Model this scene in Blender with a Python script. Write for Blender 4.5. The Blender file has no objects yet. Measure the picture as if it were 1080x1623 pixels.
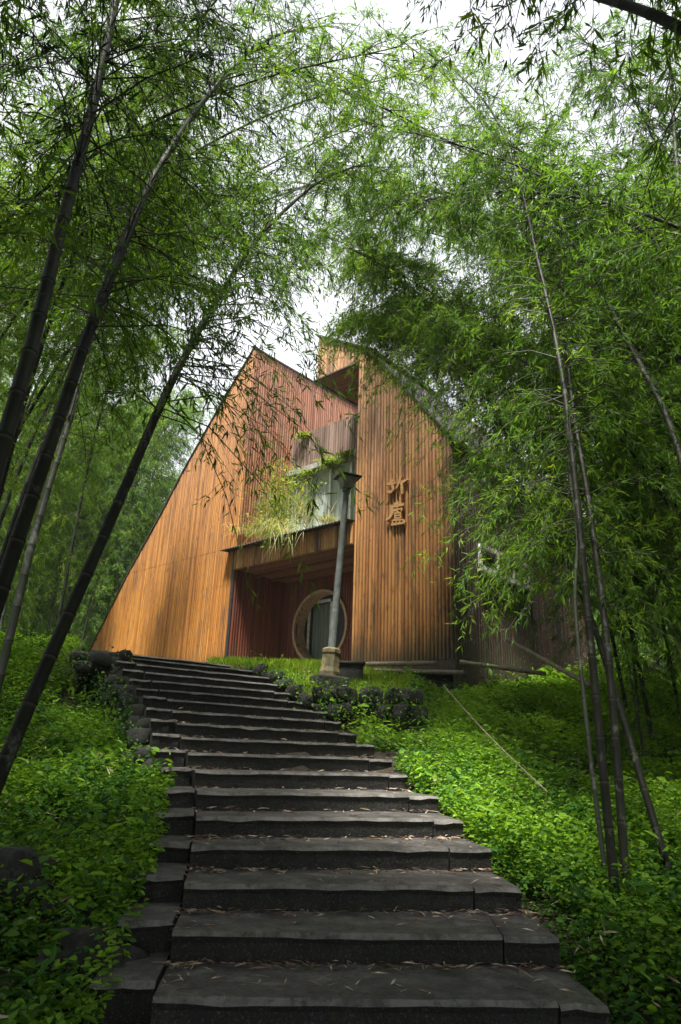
import bpy, math, random
import numpy as np
from math import sin, cos, radians, pi
from mathutils import Vector, Matrix, noise as mnoise

# ------------------------------------------------------------ camera, sky, sun, exposure
scn = bpy.context.scene
C = scn.collection
FPX = 1082.0; TH = radians(19.3); RHO = radians(2.0)
_F = np.array([0, cos(TH), sin(TH)]); _R0 = np.array([1., 0, 0]); _U0 = np.array([0, -sin(TH), cos(TH)])
_R = _R0*cos(RHO)+_U0*sin(RHO); _U = _U0*cos(RHO)-_R0*sin(RHO)
cam = bpy.data.cameras.new('camera'); cam.sensor_fit = 'VERTICAL'; cam.sensor_height = 36.0
cam.lens = 36.0*FPX/1623.0; cam.clip_start = 0.05; cam.clip_end = 2000
camo = bpy.data.objects.new('camera', cam); C.objects.link(camo); scn.camera = camo
camo.matrix_world = Matrix(((_R[0], _U[0], -_F[0], 0), (_R[1], _U[1], -_F[1], 0), (_R[2], _U[2], -_F[2], 0), (0, 0, 0, 1)))

SUN_EL = radians(69); SUN_AZ = radians(200)      # azimuth clockwise from +Y (the view direction)
w = bpy.data.worlds.new('World'); scn.world = w; w.use_nodes = True
nt = w.node_tree; bg = nt.nodes['Background']
sky = nt.nodes.new('ShaderNodeTexSky'); sky.sky_type = 'NISHITA'; sky.sun_disc = False
sky.sun_elevation = SUN_EL; sky.sun_rotation = SUN_AZ
tc = nt.nodes.new('ShaderNodeTexCoord'); ns = nt.nodes.new('ShaderNodeTexNoise')
ns.inputs['Scale'].default_value = 2.6; ns.inputs['Detail'].default_value = 5
nt.links.new(tc.outputs['Generated'], ns.inputs['Vector'])
rmp = nt.nodes.new('ShaderNodeMapRange'); rmp.inputs['From Min'].default_value = .36; rmp.inputs['From Max'].default_value = .6
rmp.inputs['To Min'].default_value = .62; rmp.inputs['To Max'].default_value = .97
nt.links.new(ns.outputs['Fac'], rmp.inputs['Value'])
mx = nt.nodes.new('ShaderNodeMix'); mx.data_type = 'RGBA'; mx.inputs['B'].default_value = (9.6, 9.7, 10.3, 1)
nt.links.new(rmp.outputs['Result'], mx.inputs['Factor']); nt.links.new(sky.outputs['Color'], mx.inputs['A'])
nt.links.new(mx.outputs['Result'], bg.inputs['Color']); bg.inputs['Strength'].default_value = 0.05

sl = bpy.data.lights.new('sun', 'SUN'); sl.energy = 5.0; sl.angle = radians(8); sl.color = (1, .95, .86)
so = bpy.data.objects.new('sun', sl); C.objects.link(so)
sd = Vector((sin(SUN_AZ)*cos(SUN_EL), cos(SUN_AZ)*cos(SUN_EL), sin(SUN_EL)))
so.rotation_euler = sd.to_track_quat('Z', 'Y').to_euler()
scn.view_settings.view_transform = 'Standard'; scn.view_settings.look = 'None'
scn.view_settings.exposure = 1.65; scn.view_settings.gamma = 1.0
scn.cycles.max_bounces = 6; scn.cycles.diffuse_bounces = 3; scn.cycles.transmission_bounces = 4
scn.cycles.use_denoising = True
scn.cycles.sample_clamp_indirect = 6

# ------------------------------------------------------------ helpers
rng = np.random.default_rng(7)
def ray(x, y): return _F+_R*(x-540)/FPX+_U*(811.5-y)/FPX
def atd(x, y, d):
    r = ray(x, y); return r*(d/np.hypot(r[0], r[1]))
def sst(a, b, x):
    t = np.clip((x-a)/(b-a), 0, 1); return t*t*(3-2*t)

def tag(o, label=None, cat=None, group=None, kind=None):
    if label: o['label'] = label
    if cat: o['category'] = cat
    if group: o['group'] = group
    if kind: o['kind'] = kind
    return o
def empty(name, loc=(0, 0, 0), rz=0):
    o = bpy.data.objects.new(name, None); C.objects.link(o); o.location = loc; o.rotation_euler = (0, 0, rz); return o

class MB:
    def __init__(s): s.v = []; s.f = []; s.t = []; s.n = 0
    def add(s, v, f, tint=.5):
        v = np.asarray(v, float).reshape(-1, 3)
        s.v.append(v); s.f += [tuple(int(i)+s.n for i in q) for q in f]
        tt = np.empty(len(v)); tt[:] = tint; s.t.append(tt); s.n += len(v); return s
    def box(s, x0, x1, y0, y1, z0, z1, tint=.5):
        v = [(x, y, z) for z in (z0, z1) for y in (y0, y1) for x in (x0, x1)]
        return s.add(v, [(0, 2, 3, 1), (4, 5, 7, 6), (0, 1, 5, 4), (2, 6, 7, 3), (0, 4, 6, 2), (1, 3, 7, 5)], tint)
    def prism(s, poly, y0, y1, tint=.5):          # polygon in xz extruded along y
        n = len(poly); v = [(p[0], y0, p[1]) for p in poly]+[(p[0], y1, p[1]) for p in poly]
        f = [tuple(range(n)), tuple(range(2*n-1, n-1, -1))]+[(i, i+n, (i+1) % n+n, (i+1) % n) for i in range(n)]
        return s.add(v, f, tint)
    def tube(s, pts, rad, sides=6, tint=.5, cap=True):
        pts = np.asarray(pts, float); n = len(pts); rad = np.broadcast_to(np.asarray(rad, float), (n,))
        T = np.gradient(pts, axis=0); T /= np.linalg.norm(T, axis=1)[:, None]+1e-9
        ref = np.array([1., 0, 0]) if abs(T[0][0]) < .8 else np.array([0, 1., 0])
        U = np.cross(T, ref); U /= np.linalg.norm(U, axis=1)[:, None]+1e-9; W = np.cross(T, U)
        a = np.arange(sides)*2*pi/sides
        v = pts[:, None]+rad[:, None, None]*(np.cos(a)[None, :, None]*U[:, None]+np.sin(a)[None, :, None]*W[:, None])
        f = [(i*sides+j, i*sides+(j+1) % sides, (i+1)*sides+(j+1) % sides, (i+1)*sides+j) for i in range(n-1) for j in range(sides)]
        if cap: f += [tuple(range(sides-1, -1, -1)), tuple((n-1)*sides+j for j in range(sides))]
        tt = np.repeat(np.broadcast_to(np.asarray(tint, float), (n,)), sides)
        return s.add(v.reshape(-1, 3), f, tt)
    def lathe(s, prof, sides=16, c=(0, 0), tint=.5):
        v = [(c[0]+r*cos(2*pi*j/sides), c[1]+r*sin(2*pi*j/sides), z) for r, z in prof for j in range(sides)]
        n = len(prof)
        f = [(i*sides+j, i*sides+(j+1) % sides, (i+1)*sides+(j+1) % sides, (i+1)*sides+j) for i in range(n-1) for j in range(sides)]
        f += [tuple(range(sides-1, -1, -1)), tuple((n-1)*sides+j for j in range(sides))]
        return s.add(v, f, tint)
    def build(s, name, mat, parent=None, smooth=False, bevel=0):
        me = bpy.data.meshes.new(name)
        V = np.concatenate(s.v) if s.v else np.zeros((0, 3))
        me.from_pydata(V.tolist(), [], s.f)
        a = me.attributes.new('tint', 'FLOAT', 'POINT'); a.data.foreach_set('value', np.concatenate(s.t).astype(np.float32))
        if smooth: me.shade_smooth()
        me.materials.append(mat); me.update()
        o = bpy.data.objects.new(name, me); C.objects.link(o); o.parent = parent
        if bevel:
            b = o.modifiers.new('bevel', 'BEVEL'); b.width = bevel; b.segments = 2; b.limit_method = 'ANGLE'
        return o

def fast_mesh(name, V, F, tint, mat):               # V (n,3), F (m,k) same-size polygons
    me = bpy.data.meshes.new(name); k = F.shape[1]
    me.vertices.add(len(V)); me.vertices.foreach_set('co', V.astype(np.float32).ravel())
    me.loops.add(F.size); me.loops.foreach_set('vertex_index', F.astype(np.int32).ravel())
    me.polygons.add(len(F)); me.polygons.foreach_set('loop_start', np.arange(0, F.size, k, dtype=np.int32))
    me.update(calc_edges=True)
    a = me.attributes.new('tint', 'FLOAT', 'POINT'); a.data.foreach_set('value', tint.astype(np.float32))
    me.materials.append(mat); return me

def unit(v): return v/(np.linalg.norm(v, axis=-1, keepdims=True)+1e-9)
def leaf_geo(P, D, L, Wd, rg, fold=.18, wide=False, nrm=None):
    n = len(P); D = unit(D)
    r = rg.normal(size=(n, 3)) if nrm is None else nrm
    S = unit(np.cross(D, r)); N = np.cross(S, D)
    L = L[:, None]; Wd = Wd[:, None]
    if wide:
        pts = [P, P+D*L*.3+S*Wd*.5+N*Wd*fold, P+D*L*.68+S*Wd*.36+N*Wd*fold*.6, P+D*L-N*L*.12, P+D*L*.68-S*Wd*.36+N*Wd*fold*.6, P+D*L*.3-S*Wd*.5+N*Wd*fold]
        V = np.stack(pts, 1).reshape(-1, 3); b = (np.arange(n)*6)[:, None, None]
        F = (b+np.array([[0, 1, 2, 3], [0, 3, 4, 5]])[None]).reshape(-1, 4); return V, F, 6
    m = P+D*L*.38-N*L*.02
    V = np.stack([P, m+S*Wd*.5+N*Wd*fold, P+D*L-N*L*.10, m-S*Wd*.5+N*Wd*fold], 1).reshape(-1, 3)
    b = (np.arange(n)*4)[:, None, None]
    F = (b+np.array([[0, 1, 2], [0, 2, 3]])[None]).reshape(-1, 3); return V, F, 4

def catmull(P, n):
    P = np.asarray(P, float); Q = np.vstack([2*P[0]-P[1], P, 2*P[-1]-P[-2]]); m = len(P)-1
    t = np.linspace(0, m, n); i = np.clip(t.astype(int), 0, m-1); u = (t-i)[:, None]
    p0, p1, p2, p3 = Q[i], Q[i+1], Q[i+2], Q[i+3]
    return .5*((2*p1)+(-p0+p2)*u+(2*p0-5*p1+4*p2-p3)*u*u+(-p0+3*p1-3*p2+p3)*u**3)

# ------------------------------------------------------------ materials
def mat_new(name):
    m = bpy.data.materials.new(name); m.use_nodes = True; t = m.node_tree
    return m, t, t.nodes['Principled BSDF'], t.nodes.new, t.links.new
def ramp(t, fac, stops):
    r = t.nodes.new('ShaderNodeValToRGB'); e = r.color_ramp.elements
    while len(e) < len(stops): e.new(.5)
    for i, (p, c) in enumerate(stops): e[i].position = p; e[i].color = (*c, 1)
    t.links.new(fac, r.inputs['Fac']); return r.outputs['Color']
def noise_node(t, scale, sc=(1, 1, 1), detail=4, rough=.55, coord='Object'):
    c = t.nodes.new('ShaderNodeTexCoord'); mp = t.nodes.new('ShaderNodeMapping'); mp.inputs['Scale'].default_value = sc
    n = t.nodes.new('ShaderNodeTexNoise'); n.inputs['Scale'].default_value = scale; n.inputs['Detail'].default_value = detail
    n.inputs['Roughness'].default_value = rough
    t.links.new(c.outputs[coord], mp.inputs['Vector']); t.links.new(mp.outputs['Vector'], n.inputs['Vector']); return n.outputs['Fac']
def mixc(t, fac, a, b, mode='MIX'):
    m = t.nodes.new('ShaderNodeMix'); m.data_type = 'RGBA'; m.blend_type = mode
    for k, v in (('Factor', fac), ('A', a), ('B', b)):
        if isinstance(v, (int, float)): m.inputs[k].default_value = v
        elif isinstance(v, tuple): m.inputs[k].default_value = (*v, 1)
        else: t.links.new(v, m.inputs[k])
    return m.outputs['Result']
def mrange(t, v, a, b, c=0., d=1.):
    m = t.nodes.new('ShaderNodeMapRange')
    for k, x in zip(('From Min', 'From Max', 'To Min', 'To Max'), (a, b, c, d)): m.inputs[k].default_value = x
    t.links.new(v, m.inputs['Value']); return m.outputs['Result']
def attr(t, n='tint'):
    a = t.nodes.new('ShaderNodeAttribute'); a.attribute_name = n; return a.outputs['Fac']
def bump(t, b, h, s=.3, d=.02):
    x = t.nodes.new('ShaderNodeBump'); x.inputs['Strength'].default_value = s; x.inputs['Distance'].default_value = d
    t.links.new(h, x.inputs['Height']); t.links.new(x.outputs['Normal'], b.inputs['Normal'])

def wood(name, stops, stain=.5, top=None, fleck=None, corner=None, stain_col=(.035, .022, .014), rough=.6, hi=None):
    m, t, b, N, Lk = mat_new(name)
    col = ramp(t, attr(t), stops)
    g = noise_node(t, 6, (5, 5, .22), 5, .6)
    col = mixc(t, mrange(t, g, .3, .7, 0, .55), col, mixc(t, 1., col, (.50, .40, .36), 'MULTIPLY'))
    if top:                                            # weathered grey high up, with pinkish sky glare painted into the colour
        c = N('ShaderNodeTexCoord'); s = N('ShaderNodeSeparateXYZ'); Lk(c.outputs['Object'], s.inputs[0])
        wv = N('ShaderNodeMath'); wv.operation = 'MULTIPLY_ADD'; Lk(noise_node(t, .9, (1, 1, .4)), wv.inputs[0]); wv.inputs[1].default_value = 4.; Lk(s.outputs['Z'], wv.inputs[2])
        col = mixc(t, mrange(t, wv.outputs[0], top[1], top[2], 0, .8), col, mixc(t, .45, top[0], mixc(t, 1., col, (1.1, 1., 1.), 'MULTIPLY')))
    st = noise_node(t, 1.3, (3.5, 3.5, .35), 6, .7)
    col = mixc(t, mrange(t, st, .49, .66, 0, stain), col, stain_col)
    st2 = noise_node(t, 9, (1, 1, .5), 5, .7)
    col = mixc(t, mrange(t, st2, .55, .68, 0, stain*.75), col, stain_col)
    c3 = N('ShaderNodeTexCoord'); s3 = N('ShaderNodeSeparateXYZ'); Lk(c3.outputs['Object'], s3.inputs[0])
    a3 = N('ShaderNodeMath'); a3.operation = 'MULTIPLY_ADD'; Lk(noise_node(t, 2.5, (2, 2, .6), 6, .7), a3.inputs[0]); a3.inputs[1].default_value = -1.6; Lk(s3.outputs['Z'], a3.inputs[2])
    col = mixc(t, mrange(t, a3.outputs[0], -.1, -.75, 0, .8), col, (.05, .045, .02))
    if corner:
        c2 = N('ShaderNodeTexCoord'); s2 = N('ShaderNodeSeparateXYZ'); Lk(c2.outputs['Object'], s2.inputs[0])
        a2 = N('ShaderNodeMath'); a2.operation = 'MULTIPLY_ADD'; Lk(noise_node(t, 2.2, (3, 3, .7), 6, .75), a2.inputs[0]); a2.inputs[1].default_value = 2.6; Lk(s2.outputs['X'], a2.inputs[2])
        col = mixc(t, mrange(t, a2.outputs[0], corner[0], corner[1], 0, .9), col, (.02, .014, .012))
    if fleck:
        col = mixc(t, mrange(t, noise_node(t, 34, (1, 1, .45), 3, .7), .63, .67, 0, .9), col, fleck)
        col = mixc(t, mrange(t, noise_node(t, 9, (1, 1, .6), 3, .7), .62, .7, 0, .6), col, tuple(x*.6 for x in fleck))
    Lk(col, b.inputs['Base Color']); b.inputs['Roughness'].default_value = rough
    bump(t, b, g, .35, .01)
    return m

M = {}
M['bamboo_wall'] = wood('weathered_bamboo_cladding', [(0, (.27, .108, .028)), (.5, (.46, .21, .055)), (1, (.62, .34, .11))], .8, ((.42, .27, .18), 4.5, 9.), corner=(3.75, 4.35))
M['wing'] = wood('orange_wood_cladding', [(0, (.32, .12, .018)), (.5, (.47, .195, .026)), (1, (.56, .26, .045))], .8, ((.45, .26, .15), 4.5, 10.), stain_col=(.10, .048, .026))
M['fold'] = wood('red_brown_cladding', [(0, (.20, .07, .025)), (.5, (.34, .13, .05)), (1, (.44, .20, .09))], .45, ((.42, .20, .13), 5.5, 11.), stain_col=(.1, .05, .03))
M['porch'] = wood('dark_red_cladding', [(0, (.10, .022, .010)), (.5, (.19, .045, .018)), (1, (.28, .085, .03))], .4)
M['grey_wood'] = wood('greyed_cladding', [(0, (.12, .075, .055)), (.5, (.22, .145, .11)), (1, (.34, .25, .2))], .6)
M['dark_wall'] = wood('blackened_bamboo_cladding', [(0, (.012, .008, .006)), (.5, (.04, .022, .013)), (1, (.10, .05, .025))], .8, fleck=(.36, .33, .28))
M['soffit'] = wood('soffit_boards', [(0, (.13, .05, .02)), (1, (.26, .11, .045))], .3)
M['sign'] = wood('sign_wood', [(0, (.50, .27, .10)), (1, (.60, .36, .14))], .1)

def plain(name, stops, scale=6, sc=(1, 1, 1), rough=.7, bs=.3, detail=5, bd=.02, spec=None, obj_rand=0):
    m, t, b, N, Lk = mat_new(name)
    n = noise_node(t, scale, sc, detail)
    Lk(ramp(t, n, stops), b.inputs['Base Color']); b.inputs['Roughness'].default_value = rough
    if spec is not None: b.inputs['Specular IOR Level'].default_value = spec
    bump(t, b, n, bs, bd); return m
M['white_paint'] = plain('dull_white_paint', [(.3, (.38, .37, .33)), (.6, (.68, .68, .63))], 8)
M['concrete'] = plain('weathered_concrete', [(.3, (.14, .14, .12)), (.7, (.34, .33, .29))], 7)
M['lamp_green'] = plain('green_grey_painted_metal', [(.3, (.04, .05, .045)), (.55, (.09, .105, .10)), (.75, (.13, .13, .12))], 7, rough=.6)
M['black_metal'] = plain('black_painted_metal', [(.3, (.012, .011, .012)), (.7, (.035, .028, .028))], 14, rough=.5)
M['sheet'] = plain('dark_corrugated_sheet', [(.3, (.02, .018, .016)), (.7, (.06, .05, .045))], 10)
M['plinth'] = plain('mossy_stone_plinth', [(.3, (.03, .03, .012)), (.5, (.09, .075, .03)), (.72, (.2, .16, .09))], 9, bs=.7)
M['curtain'] = plain('pale_curtain', [(.35, (.42, .52, .46)), (.65, (.70, .76, .70))], 3, (9, 9, .3))
M['curtain_dark'] = plain('dim_curtain', [(.35, (.12, .17, .13)), (.65, (.30, .36, .29))], 3, (9, 9, .3))
M['door_ring'] = plain('moon_gate_wood', [(.3, (.30, .19, .10)), (.7, (.52, .36, .21))], 12)
M['pole_wood'] = plain('dry_bamboo_pole', [(.3, (.09, .07, .05)), (.7, (.22, .18, .13))], 14)
M['pale_stone'] = plain('pale_rubble', [(.3, (.35, .38, .38)), (.7, (.6, .63, .62))], 14)

def glass(name, c, rough=.06):
    m, t, b, N, Lk = mat_new(name)
    b.inputs['Base Color'].default_value = (*c, 1); b.inputs['Roughness'].default_value = rough; b.inputs['Alpha'].default_value = .14
    b.inputs['Specular IOR Level'].default_value = .8
    return m
M['glass'] = glass('window_glass', (.05, .06, .06))

def stone_mat(name, dark, mid, light, moss=.4, mossc=(.035, .06, .012), bs=.75, worn_shaded=None):
    m, t, b, N, Lk = mat_new(name)
    n = noise_node(t, 5, detail=8, rough=.65); n2 = noise_node(t, 1.7, detail=5); n3 = noise_node(t, 40, detail=3)
    col = ramp(t, n, [(.28, dark), (.5, mid), (.75, light)])
    col = mixc(t, mrange(t, n3, .35, .7, 0, .5), col, mixc(t, 1., col, (1.7, 1.7, 1.65), 'MULTIPLY'))
    col = mixc(t, mrange(t, n2, .52, .66, 0, moss), col, mossc)
    col = mixc(t, mrange(t, attr(t), 0, 1, 0, .35), col, mixc(t, 1., col, (.4, .4, .4), 'MULTIPLY'))
    if worn_shaded:                                           # patchy tread wear; skylight painted in: upward faces paler, risers darker
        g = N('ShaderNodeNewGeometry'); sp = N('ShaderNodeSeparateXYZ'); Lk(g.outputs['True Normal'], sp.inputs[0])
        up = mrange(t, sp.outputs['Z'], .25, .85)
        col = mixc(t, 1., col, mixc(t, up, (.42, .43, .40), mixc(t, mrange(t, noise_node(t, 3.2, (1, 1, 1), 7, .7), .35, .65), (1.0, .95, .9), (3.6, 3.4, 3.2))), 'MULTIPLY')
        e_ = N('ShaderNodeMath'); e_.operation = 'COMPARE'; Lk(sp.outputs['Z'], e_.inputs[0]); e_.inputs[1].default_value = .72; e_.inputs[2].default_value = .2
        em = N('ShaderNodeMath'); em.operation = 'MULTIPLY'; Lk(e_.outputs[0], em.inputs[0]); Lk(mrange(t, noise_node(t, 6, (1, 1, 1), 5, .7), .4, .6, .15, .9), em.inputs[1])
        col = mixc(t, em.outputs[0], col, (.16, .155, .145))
        col = mixc(t, mrange(t, noise_node(t, 60, (1, 1, 1), 3, .8), .56, .66, 0, .55), col, (.13, .12, .105))
        col = mixc(t, mrange(t, noise_node(t, 11, (1, 1, 1), 6, .75), .54, .64, 0, .75), col, (.02, .028, .009))
    Lk(col, b.inputs['Base Color']); b.inputs['Roughness'].default_value = .8
    ad = N('ShaderNodeMath'); ad.operation = 'ADD'; Lk(n, ad.inputs[0]); Lk(mrange(t, n3, 0, 1, 0, .3), ad.inputs[1])
    bump(t, b, ad.outputs[0], bs, .03); return m
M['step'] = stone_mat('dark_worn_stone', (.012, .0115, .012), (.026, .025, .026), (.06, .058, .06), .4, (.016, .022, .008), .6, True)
M['rock'] = stone_mat('mossy_black_rock', (.004, .004, .004), (.012, .012, .010), (.035, .033, .03), .7, (.014, .024, .006))

def leaf_mat(name, stops, trans=.45, objvar=.5, tcol=(1.5, 1.35, .6)):
    m, t, b, N, Lk = mat_new(name)
    oi = N('ShaderNodeObjectInfo'); a = attr(t)
    mi = N('ShaderNodeMath'); mi.operation = 'MULTIPLY_ADD'; Lk(oi.outputs['Random'], mi.inputs[0]); mi.inputs[1].default_value = objvar
    Lk(mrange(t, a, 0, 1, -objvar*.5, 1-objvar*.5), mi.inputs[2])
    col = ramp(t, mi.outputs[0], stops)
    Lk(col, b.inputs['Base Color']); b.inputs['Roughness'].default_value = .55; b.inputs['Specular IOR Level'].default_value = .15
    tr = N('ShaderNodeBsdfTranslucent'); Lk(mixc(t, 1., col, tcol, 'MULTIPLY'), tr.inputs['Color'])
    ms = N('ShaderNodeMixShader'); ms.inputs[0].default_value = trans
    Lk(b.outputs[0], ms.inputs[1]); Lk(tr.outputs[0], ms.inputs[2]); Lk(ms.outputs[0], t.nodes['Material Output'].inputs['Surface'])
    return m
M['leaf'] = leaf_mat('bamboo_leaf', [(0, (.03, .075, .010)), (.4, (.078, .18, .024)), (.75, (.145, .28, .032)), (1, (.26, .38, .05))], .5, .35)
M['leaf_deep'] = leaf_mat('deep_green_bamboo_leaf', [(0, (.018, .05, .008)), (.4, (.044, .12, .018)), (.75, (.085, .185, .024)), (1, (.165, .27, .035))], .4, .35)
M['leaf_dark'] = leaf_mat('bamboo_leaf_near', [(0, (.014, .036, .012)), (.5, (.03, .07, .018)), (1, (.075, .14, .025))], .35, .2)
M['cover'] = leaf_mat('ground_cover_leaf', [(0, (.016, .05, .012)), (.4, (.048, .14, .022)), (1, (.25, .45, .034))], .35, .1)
M['grass'] = leaf_mat('lawn_grass', [(0, (.09, .20, .012)), (.6, (.22, .38, .02)), (1, (.38, .46, .05))], .4, .1)
M['fern'] = leaf_mat('fern_leaf', [(0, (.06, .14, .015)), (.6, (.17, .27, .025)), (1, (.32, .34, .06))], .4, .1)
M['weed'] = leaf_mat('balcony_weed', [(0, (.10, .16, .04)), (.5, (.24, .28, .09)), (1, (.48, .42, .30))], .35, .1)
M['litter'] = plain('dry_bamboo_litter', [(.32, (.06, .035, .025)), (.48, (.22, .14, .09)), (.62, (.52, .43, .34))], 9)

def culm_mat(name, stops, lich=(.25, .26, .22)):
    m, t, b, N, Lk = mat_new(name)
    n = noise_node(t, 2.5, (1, 1, .5), 6, .65)
    col = ramp(t, n, stops)
    col = mixc(t, mrange(t, noise_node(t, 7, (1, 1, .6), 5, .7), .57, .66, 0, .65), col, lich)
    col = mixc(t, mrange(t, attr(t), .5, 1, 0, .85), col, (.13, .13, .105))
    col = mixc(t, mrange(t, attr(t), .5, 0, 0, .85), col, (.008, .008, .006))
    Lk(col, b.inputs['Base Color']); b.inputs['Roughness'].default_value = .6; b.inputs['Specular IOR Level'].default_value = .2; bump(t, b, n, .2, .01); return m
M['culm'] = culm_mat('dark_bamboo_culm', [(.3, (.006, .006, .005)), (.55, (.014, .016, .009)), (.75, (.034, .036, .02))], (.13, .14, .115))
M['culm_grey'] = culm_mat('grey_green_culm', [(.3, (.018, .022, .016)), (.7, (.05, .06, .042))], (.16, .17, .15))
M['culm_green'] = culm_mat('green_bamboo_culm', [(.3, (.04, .065, .02)), (.7, (.12, .17, .06))])
M['twig'] = plain('thin_dark_branch', [(.3, (.025, .028, .014)), (.7, (.06, .065, .03))], 5)

# ------------------------------------------------------------ terrain
def zplane(y): return -1.26+(y-4.3)*.262
def ground_z(x, y):
    x = np.asarray(x, float); y = np.asarray(y, float)
    zp = zplane(y)
    off = np.where(x < -.3, .22, .34)
    z = zp-off
    z = z-.22*sst(2.2, 4., x)*(1-sst(10, 14, y))
    z = z+.85*sst(-3.7, -5.6, x)*sst(8, 12, y)+.25*sst(-2.5, -5, x)*(1-sst(6, 9, y))
    xr = np.interp(y, [9.5, 10.1, 10.75, 11.25, 11.65, 12., 12.4, 12.9, 13.4, 13.9, 14.6, 15.5, 16.5], [.81, .58, .36, .12, -.1, -.5, -.78, -1., -1.25, -1.6, -2.2, -2.9, -4.5])
    z = z+.36*sst(11.6, 12.1, y+.0*x)*sst(1.75, 1.35, x)*sst(xr-.05, xr+.3, x)
    z = z-.22*sst(9.5, 10.5, y)*(1-sst(15.2, 16.2, y))*sst(xr+.15, xr-.1, x)*sst(xr-3.4, xr-2.6, x)
    z = z-.42*np.exp(-((x-.9)/.8)**2-((y-11.2)/.65)**2)
    cap = 1.86+.0*x
    k = .25
    h = np.clip(.5+.5*(cap-z)/k, 0, 1); z = cap*(1-h)+z*h-k*h*(1-h)
    z = z+.10*np.sin(x*.9+1.3)*np.sin(y*.8)+.05*np.sin(x*2.3+y*1.7)*(1-sst(14, 15, y))
    z = z+np.clip(np.hypot(x-2, y-10)-42, 0, 36)*.38
    z = np.where(y < 1.5, np.maximum(z, -2.0+0*z), z)
    return z
xs = np.concatenate([np.linspace(-150, -12, 30), np.linspace(-11.7, 12, 120), np.linspace(13, 150, 30)])
ys = np.concatenate([np.linspace(-90, -3, 18), np.linspace(-2.6, 22, 130), np.linspace(23, 190, 50)])
X, Y = np.meshgrid(xs, ys); Z = ground_z(X, Y)
nx = len(xs); idx = np.arange(len(ys)*nx).reshape(len(ys), nx)
Fg = np.stack([idx[:-1, :-1], idx[:-1, 1:], idx[1:, 1:], idx[1:, :-1]], -1).reshape(-1, 4)
m, t, b, N_, Lk = mat_new('forest_soil')
n1 = noise_node(t, 1.6, detail=8); n2 = noise_node(t, 14, detail=6)
col = ramp(t, n1, [(.3, (.018, .013, .009)), (.5, (.035, .026, .016)), (.7, (.03, .045, .012))])
col = mixc(t, mrange(t, n2, .5, .7, 0, .6), col, (.08, .055, .035))
Lk(col, b.inputs['Base Color']); b.inputs['Roughness'].default_value = .9; bump(t, b, n2, .8, .05)
me = fast_mesh('ground', np.stack([X, Y, Z], -1).reshape(-1, 3), Fg, np.full(X.size, .5), m); me.shade_smooth()
go = bpy.data.objects.new('ground', me); C.objects.link(go); tag(go, kind='structure')

# ------------------------------------------------------------ staircase
ST = [  # left end, right end of each front edge
 ((-.90, 4.25), (1.56, 4.42)), ((-.95, 4.86), (1.52, 5.08)), ((-1.01, 5.42), (1.47, 5.76)), ((-1.09, 6.0), (1.40, 6.50)),
 ((-1.17, 6.55), (1.30, 7.2)), ((-1.28, 7.1), (1.17, 7.95)), ((-1.42, 7.65), (.92, 8.75)), ((-1.60, 8.1), (.81, 9.5)),
 ((-1.78, 8.5), (.58, 10.1)), ((-1.95, 8.95), (.36, 10.75)), ((-2.12, 9.4), (.12, 11.25)), ((-2.32, 9.9), (-.10, 11.65)),
 ((-2.58, 10.45), (-.50, 12.0)), ((-2.83, 10.95), (-.78, 12.4)), ((-3.08, 11.4), (-1.0, 12.9)), ((-3.36, 11.85), (-1.25, 13.4)),
 ((-3.8, 12.35), (-1.6, 13.9)), ((-4.35, 12.95), (-2.2, 14.6)), ((-5.0, 13.7), (-2.9, 15.5))]
stair = empty('stone_staircase', (0.3, 4.3, -1.7)); SO = np.array([.3, 4.3, -1.7])
tag(stair, 'dark weathered stone staircase curving left up to the bamboo house', 'staircase')
def slab(L0, L1, R1, R0, z, th, rg, nseg=9, jag=.012, tint=.5):
    # top outline front L0->R0, back L1->R1; wobbling worn edges
    mb = MB(); P = []
    L0, L1, R1, R0 = map(np.array, (L0, L1, R1, R0))
    for k in range(nseg+1):
        u = k/nseg; f = L0*(1-u)+R0*u; bk = L1*(1-u)+R1*u
        d = (bk-f)/(np.linalg.norm(bk-f)+1e-6)
        f = f+d*rg.normal()*jag*.5; dz = rg.normal()*jag*.14
        c = .022+abs(rg.normal())*.008
        P.append([(*(f+d*.035), z-th), (*(f+d*.02), z-.06+dz), (*(f+d*.004), z-c+dz), (*(f+d*c*1.2), z+dz), (*bk, z+dz*.3), (*bk, z-th)])
    P = np.array(P); n = 6; v = P.reshape(-1, 3)-SO
    f = [(k*n+j, (k+1)*n+j, (k+1)*n+(j+1) % n, k*n+(j+1) % n) for k in range(nseg) for j in range(n)]
    f += [tuple(range(n)), tuple(nseg*n+j for j in range(n-1, -1, -1))]
    return mb.add(v, f, tint)
rs = np.random.default_rng(3)
STZ = [-1.26+.17*i for i in range(len(ST))]
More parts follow.
